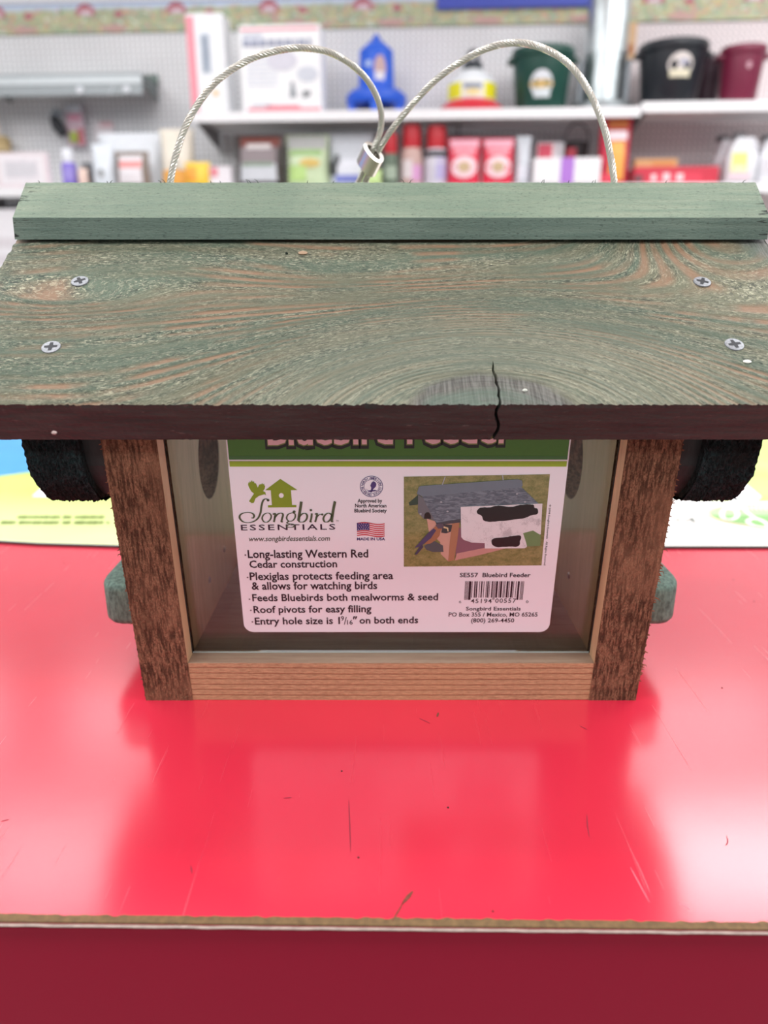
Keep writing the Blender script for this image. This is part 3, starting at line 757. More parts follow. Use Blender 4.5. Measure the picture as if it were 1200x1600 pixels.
# --- hanging cable: braided wire, two arcs into an oval ferrule, loop beyond it
YK = .432
def cp(px, pv, y): p = on_y(px, pv, y); return Vector((p.x-XC, p.y-YC, p.z))
Lp = [cp(266, 300, .379), cp(267, 279, .379), cp(277, 235, .380), cp(297, 183, .382), (cp(335, 130, .385)), cp(385, 95, .39), cp(430, 80, .394), cp(475, 75, .400), cp(520, 84, .407), cp(560, 110, .414), cp(583, 140, .419), cp(595, 173, .423), cp(594, 205, .427), cp(583, 233, .430), cp(574, 252, .436), cp(562, 280, .444)]
Rp = [cp(960, 300, .379), cp(959, 279, .379), cp(954, 245, .380), cp(944, 200, .381), cp(925, 152, .384), cp(900, 112, .387), cp(870, 86, .391), cp(835, 71, .396), cp(800, 67, .400), cp(760, 76, .404), cp(720, 97, .409), cp(680, 126, .414), cp(640, 168, .419), cp(612, 203, .424), cp(591, 236, .430), cp(583, 256, .436), cp(571, 283, .444)]
t = NT('coated_wire'); t.set(Base_Color=(.60, .57, .51), Metallic=.35, Roughness=.32, Coat_Weight=.6, Coat_Roughness=.15); WIRE = t.m
def cable(mb, pts, R0=.00100, rs=.00062, pitch=.0105, strands=6):
    P = smooth_path(pts, 30)
    # resample evenly
    L = [0]
    for a, b in zip(P, P[1:]): L.append(L[-1]+(b-a).length)
    N = int(L[-1]/.0006); Q = []; j = 0
    for i in range(N+1):
        s = L[-1]*i/N
        while j < len(L)-2 and L[j+1] < s: j += 1
        Q.append(P[j].lerp(P[j+1], (s-L[j])/max(1e-9, L[j+1]-L[j])))
    up = None; fr_ = []
    for i, p in enumerate(Q):
        d = (Q[min(i+1, N)]-Q[max(i-1, 0)]).normalized()
        if up is None: up = d.orthogonal().normalized()
        up = (up-d*up.dot(d)).normalized(); fr_.append((up.copy(), d.cross(up)))
    for s in range(strands):
        pp = []
        for i, p in enumerate(Q):
            a = 2*math.pi*(s/strands+L[-1]*i/N/pitch); u, v = fr_[i]; pp.append(p+(u*math.cos(a)+v*math.sin(a))*R0)
        mb.tube(pp, rs, 6)
    mb.tube(Q[::3], R0*.8, 6)
mb = MB(); cable(mb, Lp); cable(mb, Rp)
# the loop beyond the ferrule, falling behind the ridge
lp = [Lp[-1], cp(548, 305, .452), cp(520, 350, .462), cp(500, 420, .475), cp(520, 470, .487), cp(570, 490, .492), cp(610, 470, .487), cp(612, 400, .472), cp(595, 330, .456), Rp[-1]]
cable(mb, lp)
cb = mb.build('hanging_cable', WIRE, fd, True)
A = cp(578, 232, .4285); B = cp(588, 247, .4285); Cc = (A+B)/2; ax = (cp(560, 282, .446)-cp(577, 247, .430)).normalized()
lng = (B-A); lng = (lng-ax*lng.dot(ax)).normalized(); sh = ax.cross(lng)
mb = MB(); n = 28; vs = []; fs = []
prof = [(1.0, 0), (1.0, .012), (.96, .0125), (.60, .0125), (.60, 0.0)]
for k, off, in ((1.0, 0.0), (1.0, .0125), (.45, .0125), (.45, 0.0)):
    for i in range(n):
        a = 2*math.pi*i/n; waist = 1-.18*math.sin(a)**2
        vs.append(Cc+lng*(.0067*math.cos(a)*(k if k == 1 else .72))+sh*(.0044*math.sin(a)*waist*k)+ax*(off-.001))
for j in range(4):
    for i in range(n):
        k2 = (i+1) % n; j2 = (j+1) % 4; fs.append((j*n+i, j*n+k2, j2*n+k2, j2*n+i))
bm = bmesh.new(); V = [bm.verts.new(v) for v in vs]; [bm.faces.new([V[i] for i in f]) for f in fs]
bmesh.ops.recalc_face_normals(bm, faces=bm.faces[:])
me = bpy.data.meshes.new('ferrule'); bm.to_mesh(me); bm.free(); me.materials.append(flat('#dedad2', .28, .9)); me.polygons.foreach_set('use_smooth', [True]*len(me.polygons)); me.set_sharp_from_angle(angle=.7)
fo = bpy.data.objects.new('ferrule', me); COL.objects.link(fo); fo.parent = cb

# ---------------------------------------------------------------- product label on the clear panel
LT = math.atan(SL); LN = Vector((0, -math.cos(LT), math.sin(LT)*-1)); LUP = Vector((0, -math.sin(LT), math.cos(LT)))
LN = Vector((0, -math.cos(LT), -math.sin(LT)))
P0 = Vector((XC, YC+yf(.0214, PI0), .0214)) + LN*.00012
def lab(px, pv):
    r = ray(px, pv); c = Vector((0, 0, CAMH)); k = (P0-c).dot(LN)/r.dot(LN); p = c+r*k-P0
    return p.x, p.dot(LUP)
LAY = .00005
def L3(a, b, lay): p = P0-Vector((XC, YC, 0))+Vector((a, 0, 0))+LUP*b+LN*(lay*LAY); return (p.x, p.y, p.z)
def lpoly(pts, name, mat, lay, parent, pix=True, holes=()):
    P = [lab(*q) for q in pts] if pix else list(pts); H = [[lab(*q) for q in h] for h in holes] if pix else [list(h) for h in holes]
    return MB().prism([P]+H, lambda a, b, c: L3(a, b, lay-1+c), 1).build(name, mat, parent)
t = NT('label_paper'); t.set(Base_Color=(.88, .88, .93), Roughness=.35, Coat_Weight=.5, Coat_Roughness=.12); PAPER = t.m
def ink(h, r=.4): return flat(h, r, 0, .03, 300)
l0 = lab(383, 988)[0]; r0 = lab(862, 985)[0]; zbL = (lab(395, 990)[1]+lab(850, 985)[1])/2; ztL = .112
l1, r1 = lab(352, 690)[0], lab(887, 690)[0]
lx, rx_ = (l0+l1)/2, (r0+r1)/2; rc = .0045
cs = [(lx+rc+rc*math.cos(a), zbL+rc+rc*math.sin(a)) for a in [math.pi+k*math.pi/12 for k in range(7)]]+[(rx_-rc+rc*math.cos(a), zbL+rc+rc*math.sin(a)) for a in [1.5*math.pi+k*math.pi/12 for k in range(7)]]
cs += [(rx_-rc, ztL), (lx+rc, ztL)]
cs = cs[:-2]+[(rx_, ztL), (lx, ztL)]
LBL = lpoly(cs, 'product_label', PAPER, 1, fd, pix=False); LBL['label'] = 'white product label with green header, bullet text and barcode'
def hx(v0): return lab(620, v0)[1]
g_in = .0006
z1 = (lab(620, 718)[1]); z2 = lab(620, 714.5)[1]; z3 = lab(620, 729)[1]; z4 = lab(620, 720.5)[1]
def band(za, zc, name, mat, lay): return lpoly([(lx+g_in, za), (rx_-g_in, za), (rx_-g_in, zc), (lx+g_in, zc)], name, mat, lay, LBL, pix=False)
band(z1, ztL-.001, 'green_header', ink('#437e24'), 2); band(z1, z1+.0016, 'header_shade', ink('#3f7a3a'), 3); band(z3, z4, 'lime_stripe', ink('#9cc02c'), 2)
def ltext(s, x0, x1, vbase, vcap, mat, lay=3, off=0.0, name='lettering', slope=0.0, shear=0, ref=None, res=2, sp=1.0):
    "fit a line between pixels x0..x1, baseline and cap line given in pixels"
    vs, fs = text_mesh(s, off, res, shear, sp); 
    rv = text_mesh('H', 0, 1)[0]; capu = max(v[1] for v in rv)
    ax0, ax1 = min(v[0] for v in vs), max(v[0] for v in vs)
    X0, Z0 = lab(x0, vbase); X1, _ = lab(x1, vbase+slope); _, Z1 = lab(x0, vcap)
    _, Z0b = lab(x1, vbase+slope)
    if off: pad = off*(Z1-Z0)/capu; X0 -= pad; X1 += pad
    sx = (X1-X0)/(ax1-ax0); sz = (Z1-Z0)/capu
    V = []
    for a, b in vs:
        xx = X0+(a-ax0)*sx; V.append(L3(xx, Z0+(Z0b-Z0)*(a-ax0)/(ax1-ax0)+b*sz, lay))
    mb = MB(); mb.add(V, fs); return mb.build(name, mat, LBL)
BK, PK = ink('#1c1420'), ink('#efc9cd')
ltext('Bluebird Feeder', 420, 800, 697, 655, ink('#000000'), 4, .085, 'title_outline', -3)
ltext('Bluebird Feeder', 420, 800, 695, 655, ink('#7a8a44'), 5, .035, 'title_shadow', -3)
ltext('Bluebird Feeder', 420, 800, 694, 655, PK, 6, .020, 'title_lettering', -3)
B1 = .020
for s, x0, x1, vb, vc, sl in (('Long-lasting Western Red', 388, 575, 871.5, 859.5, -1), ('Cedar construction', 390.5, 526.5, 887, 876, -1),
        ('Plexiglas protects feeding area', 391, 614, 906, 894.5, -1.5), ('& allows for watching birds', 394, 589, 921, 909.5, -1),
        ('Feeds Bluebirds both mealworms & seed', 395, 684, 939, 928.5, -1.5), ('Roof pivots for easy filling', 397, 580, 957.5, 947, -1.5)):
    ltext(s, x0, x1, vb, vc, BK, 3, B1, 'lettering', sl)
ltext('Entry hole size is 1', 399, 531, 975.5, 965, BK, 3, B1, 'lettering', -1)
ltext('9', 533, 537.5, 969.5, 962.5, BK, 3, .01); ltext('/', 537.5, 542, 975.5, 964, BK, 3, .0); ltext('16', 542.5, 551, 975.5, 968.5, BK, 3, .01)
ltext('\u2033' if False else '"', 552, 558, 974.5, 963.5, BK, 3, B1, shear=.3); ltext('on both ends', 562, 653, 974, 964, BK, 3, B1, 'lettering', -.7)
mb = MB()
for px, pv in ((383.5, 867), (387, 902), (390, 936), (392, 953.5), (394.5, 971.5)):
    a, b = lab(px, pv); vs = [L3(a+.0004*math.cos(k*math.pi/5), b+.0004*math.sin(k*math.pi/5), 3) for k in range(10)]; mb.add(vs, [tuple(range(10))])
mb.build('bullet_mark', ink('#6a5a60'), LBL)
# logo
OL = ink('#839c1c')
K = lambda x, y: (370+x/7.06, 730+y/7.06)
def kp(l): return [K(*p) for p in l]
lpoly(kp([(480, 128), (668, 250), (597, 252), (610, 415), (657, 415), (657, 440), (345, 443), (345, 418), (388, 417), (375, 253), (313, 252)]), 'birdhouse_emblem', OL, 3, LBL, holes=[kp([(491+27*math.cos(a), 311+27*math.sin(a)) for a in [k*math.pi/10 for k in range(20)]])])
lpoly(kp([(125, 190), (130, 165), (140, 172), (145, 152), (155, 165), (165, 142), (175, 160), (190, 155), (195, 175), (212, 178), (232, 225), (245, 195), (262, 185), (268, 190), (280, 175), (288, 188), (305, 180), (300, 195), (313, 205), (308, 235), (290, 262), (315, 275), (322, 308), (305, 297), (280, 305), (245, 315), (225, 330), (205, 345), (190, 390), (165, 395), (135, 375), (160, 335), (190, 290), (160, 265), (135, 220)]), 'bird_emblem', OL, 3, LBL)
def lstroke(mb, pts, wd, lay, closed=False, taper=True):
    P = smooth_path([Vector((*lab(*K(*p)), 0)) for p in pts], 7, closed); P = P+([P[0]] if closed else [])
    vs = []; n = len(P)
    for i, p in enumerate(P):
        d = (P[min(i+1, n-1)]-P[max(i-1, 0)]).normalized(); q = Vector((-d.y, d.x, 0))
        w_ = wd*(.35+.65*abs(d.y)) if taper else wd                 # thick downstrokes, thin turns
        vs += [L3(*(p+q*w_)[:2], lay), L3(*(p-q*w_)[:2], lay)]
    mb.add(vs, [(2*i, 2*i+1, 2*i+3, 2*i+2) for i in range(n-1)])
def ldot(mb, x, y, r, lay):
    a, b = lab(*K(x, y)); mb.add([L3(a+r*math.cos(k*math.pi/6), b+r*math.sin(k*math.pi/6), lay) for k in range(12)], [tuple(range(12))])
mb = MB(); W_ = .00042
lstroke(mb, [(355, 362), (320, 348), (290, 368), (272, 430), (262, 500), (235, 560), (190, 595), (130, 610), (70, 600), (35, 565), (35, 530), (70, 505), (130, 497), (175, 510), (192, 535), (180, 558), (163, 556)], W_, 4)
lstroke(mb, [(330, 505), (295, 525), (280, 565), (300, 600), (335, 605), (370, 575), (380, 535), (360, 508)], W_*.8, 4, True)
lstroke(mb, [(398, 520), (422, 508), (420, 550), (410, 603)], W_, 4); lstroke(mb, [(416, 560), (450, 518), (490, 505), (510, 522), (500, 565), (494, 600), (510, 600)], W_, 4)
lstroke(mb, [(600, 505), (565, 520), (550, 560), (570, 590), (610, 590), (640, 560), (645, 520), (622, 503)], W_*.8, 4, True); lstroke(mb, [(630, 507), (622, 492), (634, 486)], W_*.7, 4)
lstroke(mb, [(575, 592), (553, 612), (580, 622), (615, 625), (637, 640), (620, 658), (585, 662), (553, 655), (560, 638), (590, 628)], W_*.8, 4)
lstroke(mb, [(712, 378), (702, 450), (690, 520), (680, 590)], W_*1.4, 4); lstroke(mb, [(686, 550), (720, 515), (755, 508), (776, 530), (770, 570), (740, 600), (700, 603), (680, 590)], W_, 4)
lstroke(mb, [(828, 508), (822, 560), (812, 600), (828, 600)], W_, 4); lstroke(mb, [(862, 518), (885, 510), (877, 560), (865, 603)], W_, 4); lstroke(mb, [(876, 560), (905, 525), (942, 515)], W_*.8, 4)
lstroke(mb, [(1042, 520), (1010, 505), (975, 525), (955, 565), (970, 600), (1005, 600), (1035, 570), (1047, 530)], W_, 4, True); lstroke(mb, [(1083, 378), (1068, 450), (1055, 530), (1048, 590), (1065, 600)], W_*1.4, 4)
for x, y, r in ((345, 362, .0006), (634, 488, .0006), (818, 472, .00055), (943, 520, .0005), (1078, 380, .0004)): ldot(mb, x, y, r, 4)
mb.build('script_lettering', ink('#47583a'), LBL)
ltext('ESSENTIALS', 377, 524, 828.5, 820, ink('#2b1830'), 3, .01, 'lettering', -1.3, sp=1.25)
ltext('www.songbirdessentials.com', 389.5, 515.5, 845.5, 838, ink('#4a4d3c'), 3, .012, 'lettering', -1, shear=.25)
ltext('TM', 525, 529, 815, 812.5, ink('#47583a'), 3)
# society seal
NV = ink('#4a3a78')
sc_ = Vector((*lab(580.5, 760), 0)); sr = (lab(598.5, 760)[0]-lab(562.5, 760)[0])/2
def ring(r_o, r_i, name, mat, lay): 
    a = [(sc_.x+r_o*math.cos(k*math.pi/24), sc_.y+r_o*math.sin(k*math.pi/24)) for k in range(48)]; b = [(sc_.x+r_i*math.cos(k*math.pi/24), sc_.y+r_i*math.sin(k*math.pi/24)) for k in range(48)]
    return lpoly(a, name, mat, lay, LBL, pix=False, holes=[b])
ring(sr, sr*.95, 'seal_ring', NV, 3); ring(sr*.66, sr*.63, 'seal_ring', NV, 3)
mb = MB()
def arc_text(s, a0, a1, flip):
    for i, ch in enumerate(s):
        if ch == ' ': continue
        a = math.radians(a0+(a1-a0)*i/(len(s)-1)); vs, fs = text_mesh(ch, .015, 1); w_ = (max(v[0] for v in vs)+min(v[0] for v in vs))/2
        k = sr*.30; V = []
        for x, y in vs:
            x = (x-w_)*k; y = (y-.35)*k
            tx, ty = -math.sin(a), math.cos(a); rx1, ry1 = math.cos(a), math.sin(a)
            if not flip: X = sc_.x+rx1*(sr*.8+y)-tx*x; Y = sc_.y+ry1*(sr*.8+y)-ty*x
            else: X = sc_.x+rx1*(sr*.8-y)+tx*x; Y = sc_.y+ry1*(sr*.8-y)+ty*x
            V.append(L3(X, Y, 3))
        mb.add(V, fs)
arc_text('NORTH AMERICAN', 168, 12, False); arc_text('BLUEBIRD SOCIETY', 190, 350, True)
mb.build('seal_lettering', NV, LBL)
def rel(c, r, l): return [(c.x+r*x, c.y+r*y) for x, y in l]
lpoly(rel(sc_, sr, [(.32, .42), (.42, .25), (.38, 0), (.15, -.25), (0, -.55), (-.12, -.55), (-.02, -.15), (-.1, .1), (0, .35), (.15, .5)]), 'seal_bird', NV, 3, LBL, pix=False)
lpoly(rel(sc_, sr, [(-.5, -.2), (-.3, -.38), (.3, -.32), (.5, -.4), (.3, -.45), (-.25, -.5)]), 'seal_branch', NV, 3, LBL, pix=False)
for s, x0, x1, vb, vc in (('Approved by', 559, 597, 785, 779.5), ('North American', 555, 603.5, 792.5, 787), ('Bluebird Society', 554, 604, 800.3, 794.8)): ltext(s, x0, x1, vb, vc, BK, 3, .025)
ltext('MADE IN USA', 558, 601.5, 844, 840, ink('#3a2f6e'), 3, .03)
# flag
fx0, fz0 = lab(558, 837.5); fx1, fz1 = lab(601, 817)
wave = lambda u: .0005*math.sin(u*6.0)
def fpt(u, v): return (fx0+(fx1-fx0)*u, fz0+(fz1-fz0)*v+wave(u)*(1 if 0 < v < 1 else 0))
FR, FW, FB = ink('#c8323f'), ink('#f0dfe4'), ink('#3c3577')
lpoly([fpt(0, 0), fpt(1, 0), fpt(1, 1), fpt(0, 1)], 'flag_field', FW, 3, LBL, pix=False)
for k in range(0, 13, 2):
    a, b = k/13, (k+1)/13; us = [i/12 for i in range(13)]
    lpoly([fpt(u, a+.0001) for u in us]+[fpt(u, b-.0001) for u in us[::-1]], 'flag_stripe', FR, 4, LBL, pix=False)
lpoly([fpt(u, .42) for u in (0, .15, .3, .45)]+[fpt(u, 1) for u in (.45, .3, .15, 0)], 'flag_canton', FB, 5, LBL, pix=False)
mb = MB()
for i in range(5):
    for j in range(4):
        a, b = fpt(.05+.085*i+(.03 if j % 2 else 0), .5+.13*j); mb.add([L3(a+.00016*math.cos(k*math.pi/3), b+.00016*math.sin(k*math.pi/3), 6) for k in range(6)], [tuple(range(6))])
mb.build('flag_stars', FW, LBL)
# product number, barcode and address
ltext('SE557  Bluebird Feeder', 718.5, 828.5, 901.5, 895, BK, 3, .02)
Lc = ['0001101', '0011001', '0010011', '0111101', '0100011', '0110001', '0101111', '0111011', '0110111', '0001011']
dg_ = [6, 4, 5, 1, 9, 4, 0, 0, 5, 5, 7, 0]
bits = '101'+''.join(Lc[d] for d in dg_[:6])+'01010'+''.join(''.join('1' if q == '0' else '0' for q in Lc[d]) for d in dg_[6:])+'101'
bx_0, bz1 = lab(727, 908); bx_1, _ = lab(819, 908); _, bz0 = lab(727, 933.5); _, bz00 = lab(727, 937)
mb = MB(); i = 0; nb = len(bits)
while i < nb:
    if bits[i] == '1':
        j = i
        while j < nb and bits[j] == '1': j += 1
        lw = bz00 if (i < 10 or i > nb-11 or 44 < i < 50) else bz0
        a, b = bx_0+(bx_1-bx_0)*i/nb, bx_0+(bx_1-bx_0)*j/nb
        mb.add([L3(a, lw, 3), L3(b, lw, 3), L3(b, bz1, 3), L3(a, bz1, 3)], [(0, 1, 2, 3)]); i = j
    else: i += 1
mb.build('barcode', BK, LBL)
ltext('6', 717, 720.5, 942, 938, BK, 3); ltext('45194', 735.5, 768, 942, 935.5, BK, 3, .005, sp=1.1); ltext('00557', 773.5, 806, 941.5, 935, BK, 3, .005, sp=1.1); ltext('0', 821.5, 825.5, 942, 938, BK, 3)
ltext('Songbird Essentials', 728, 813, 953.5, 948, BK, 3, .015); ltext('PO Box 355 / Mexico, MO 65265', 701, 839.5, 963, 956.8, BK, 3, .015); ltext('(800) 269-4450', 736, 803, 972.2, 966, BK, 3, .015)
# vertical copyright line
vs, fs = text_mesh('\u00a9 2008 Songbird Essentials   All Rights Reserved', .01, 1); a0_, a1_ = min(v[0] for v in vs), max(v[0] for v in vs)
cx0, cz0 = lab(859.5, 788); cx1, cz1 = lab(851, 883)
V = [L3(cx0+(cx1-cx0)*(a-a0_)/(a1_-a0_)+b*.0012-.0004, cz0+(cz1-cz0)*(a-a0_)/(a1_-a0_), 3) for a, b in vs]
MB().add(V, fs).build('lettering', ink('#3a3036'), LBL)
# printed picture of a feeder
Q = lambda x, y: (620+x/4.8, 730+y/4.8)
def qp(l): return [Q(*p) for p in l]
t = NT('printed_grass'); o = t.obj(); n = t.noise(t.mapv(o, (1, 1, 1.6)), 260, 4, .7); n2 = t.noise(o, 1400, 3, .7)
c = t.mix(t.ramp(n, .35, .65), srgb('#6a7238'), srgb('#94905a')); c = t.mix(t.ramp(n2, .5, .7, 0, .5), c, srgb('#a9a468')); GR = t.set(Base_Color=c, Roughness=.4, Coat_Weight=.4)
t = NT('printed_shingle'); o = t.obj(); n = t.noise(t.mapv(o, (.25, 1, 1), rot=(0, .12, 0)), 1100, 3, .6, 1.0)
PR = t.set(Base_Color=t.mix(t.ramp(n, .42, .6), srgb('#56636f'), srgb('#7b8a94')), Roughness=.4)
lpoly(qp([(53, 70), (1148, 52), (1085, 735), (53, 745)]), 'picture_meadow', GR, 3, LBL)
for pts, nm, m, ly in (
    ([(90, 265), (165, 200), (215, 245), (185, 275), (95, 287)], 'picture_far_eave', ink('#2f4a3c'), 4),
    ([(160, 205), (200, 230), (300, 410), (255, 388), (205, 388), (158, 340)], 'picture_gable', ink('#6b7075'), 5),
    ([(225, 385), (290, 405), (420, 420), (400, 560), (385, 703), (330, 650), (325, 560), (240, 480)], 'picture_end_wall', ink('#cfa390'), 5),
    ([(203, 385), (208, 350), (222, 336), (240, 336), (256, 360), (256, 385)], 'picture_hole', ink('#171614'), 6),
    ([(455, 455), (660, 420), (1060, 290), (1060, 520), (640, 640), (440, 660)], 'picture_seed', ink('#8a5f6c'), 5),
    ([(190, 217), (935, 148), (1060, 268), (1060, 300), (470, 395), (300, 415), (285, 400)], 'picture_roof', PR, 7),
    ([(300, 415), (475, 385), (475, 412), (300, 432), (285, 400)], 'picture_eave', ink('#444a50'), 8),
    ([(165, 145), (180, 138), (905, 88), (938, 97), (943, 135), (930, 148), (195, 217), (150, 197)], 'picture_ridge', ink('#6f7f8a'), 8),
    ([(415, 415), (470, 410), (452, 560), (428, 695), (385, 705), (397, 560)], 'picture_post', ink('#ad7c5c'), 7),
    ([(450, 645), (660, 602), (840, 600), (640, 652), (435, 697)], 'picture_base', ink('#c9968c'), 6),
    ([(333, 488), (345, 425), (415, 430), (405, 480), (370, 493)], 'picture_porch', ink('#3b4144'), 8),
    ([(205, 590), (270, 545), (345, 585), (350, 632), (270, 633), (222, 617)], 'picture_perch', ink('#50565a'), 7),
    ([(132, 603), (185, 545), (235, 490), (275, 455), (295, 470), (255, 530), (215, 560), (180, 590)], 'picture_bird_wing', ink('#4a4468'), 9),
    ([(133, 652), (165, 600), (190, 575), (200, 595), (150, 652)], 'picture_bird_tail', ink('#3f3f55'), 9),
    ([(275, 455), (300, 430), (320, 418), (345, 425), (355, 445), (330, 465), (320, 510), (290, 545), (250, 570), (205, 575), (240, 540)], 'picture_bird_body', ink('#a3704f'), 8.5),
    ([(290, 432), (310, 418), (335, 418), (355, 438), (345, 455), (310, 458)], 'picture_bird_head', ink('#5a5260'), 9.5),
    ([(352, 440), (385, 450), (388, 478), (380, 478), (376, 458), (350, 452)], 'picture_mealworm', ink('#e0c89a'), 10)):
    lpoly(qp(pts), nm, m, ly, LBL)
mb = MB()
for a, b in (((363, 68), (340, 130)), ((792, 58), (797, 95))):
    p, q = lab(*Q(*a)), lab(*Q(*b)); mb.add([L3(p[0]-.0002, p[1], 9), L3(p[0]+.0002, p[1], 9), L3(q[0]+.0002, q[1], 9), L3(q[0]-.0002, q[1], 9)], [(0, 1, 2, 3)])
for x, y in ((332, 258), (380, 328), (900, 197), (960, 257), (178, 347)):
    p = lab(*Q(x, y)); mb.add([L3(p[0]+.0005*math.cos(k*math.pi/4), p[1]+.0004*math.sin(k*math.pi/4), 9) for k in range(8)], [tuple(range(8))])
q = mb.build('picture_wire', ink('#aab2b8'), LBL); q['kind'] = 'stuff'
t = NT('scuffed_sticker'); o = t.obj(); n = t.noise(o, 130, 4, .7); n2 = t.noise(o, 2500, 3, .8)
sc = t.ramp(t.math('ADD', n, t.math('MULTIPLY', n2, .5)), .80, .92); STK = t.set(Base_Color=t.mix(t.math('MULTIPLY', sc, .6), (.80, .78, .80), (.36, .34, .36)), Roughness=.4)
lpoly(qp([(478, 293), (1090, 268), (1078, 498), (1040, 520), (980, 555), (972, 595), (955, 603), (658, 605), (658, 565), (560, 560), (500, 540), (482, 520)]), 'price_sticker', STK, 12, LBL)
lpoly(qp([(945, 490), (1020, 470), (1078, 505), (1075, 585), (975, 590), (965, 550)]), 'green_smudge', ink('#6f8f5c'), 13, LBL)
def wob(l, k): 
    P = smooth_path([Vector((*p, 0)) for p in l], 6, True); return [(p.x+2.5*noise.noise(Vector((p.x*.06, p.y*.06, k))), p.y+4*noise.noise(Vector((p.x*.07, p.y*.07, k+5)))) for p in P]
lpoly(qp(wob([(600, 325), (625, 300), (700, 296), (760, 284), (850, 292), (940, 276), (1020, 276), (1030, 298), (1055, 312), (1052, 345), (1000, 358), (940, 378), (740, 402), (655, 397), (636, 362), (606, 345)], 1)), 'black_marker_scribble', ink('#0b0a10', .3), 14, LBL)
lpoly(qp(wob([(708, 545), (730, 528), (800, 522), (860, 512), (926, 510), (922, 550), (910, 586), (840, 590), (760, 594), (716, 578)], 2)), 'black_marker_scribble', ink('#0b0a10', .3), 14, LBL)

# ================================================================ THE BACK WALL: shelves and goods
def zat(px, pv, out): return on_wall(px, pv, out).z
def uat(px, pv, out): return (on_wall(px, pv, out)-W0).dot(WR)
def wp(u, out, z): p = W0+WR*u+WO*out; return (p.x, p.y, z)
SD = .40
ZS1, ZS2, ZL = zat(655, 171.5, SD), zat(1100, 158.5, SD), zat(600, 289, SD)
def shelf(label, u0, u1, z, depth=SD, th=.038, col='#f2f1f2', brackets=()):
    t_ = thing('wall_shelf', label, 'shelf', wp(u0, depth, z), RW)
    MB().box(0, u1-u0, .004, depth-.014, -th*.45, 0).build('shelf_board', flat(col, .5), t_)
    MB().box(0, u1-u0, 0, .004, -th, .002).build('price_rail', flat('#f4f3f5', .4), t_)
    for i, x in enumerate(brackets):
        MB().prism([[(.01, -th*.5), (depth-.015, -th*.5), (depth-.015, -.12), (depth-.05, -.10), (.02, -th*.5-.02)]], lambda a, b, c: (x+c, a, b), .006).build('bracket', flat('#8f8d8e', .5), t_)
    return t_
us = uat(1003, 165, SD)
shelf('long white shelf holding the poultry waterers and green bucket', uat(300, 182, SD), us-.003, ZS1, brackets=(.012, 1.2))
shelf('white shelf holding the black and maroon buckets at right', us+.003, us+1.6, ZS2, brackets=(.02,))
shelf('low white shelf behind the feeder roof, packed with bags and bottles', uat(-160, 289, SD), uat(1400, 289, SD), ZL-.002, brackets=(.3, 2.0, 4.0))
def spot(px0, px1, pvt, zb_, out, pvm=None):
    pvm = pvm or pvt+50; u0, u1 = uat(px0, pvm, out), uat(px1, pvm, out)
    return u0, u1, zat((px0+px1)/2, pvt, out)-zb_
def lines_print(x0, x1, z0, z1, rows, y, col, parent, name='small_print', seed=1):
    "rows of small print too soft in the photo to read"
    q = random.Random(seed); mb = MB(); rh = (z1-z0)/rows
    for r in range(rows):
        x = x0
        while x < x1-.004:
            w_ = min(q.uniform(.006, .02)*(rh/.02), .028, x1-x); mb.box(x, x+w_, y-.0006, y, z0+r*rh+rh*.2, z0+r*rh+rh*.75); x += w_+min(rh*.25, .009)
    o_ = mb.build(name, flat(col, .6), parent); o_['kind'] = 'stuff'; return o_
def carton(name, label, cat, px0, px1, pvt, zb_, out, dp, col, prints=(), group=None, pvm=None, rot=0.0, rough=.45):
    u0, u1, h = spot(px0, px1, pvt, zb_, out, pvm); wd = u1-u0
    t_ = thing(name, label, cat, wp((u0+u1)/2, out, zb_), RW+rot, group)
    MB().box(-wd/2, wd/2, 0, dp, 0, h, min(.004, dp*.2)).build('carton_body', flat(col, rough), t_)
    for i, (nm, a, b, c_, d, hc) in enumerate(prints):
        MB().box(-wd/2+a*wd, -wd/2+b*wd, -.0007-.0004*i, .001, c_*h, d*h).build(nm, flat(hc, .5), t_)
    return t_, wd, h
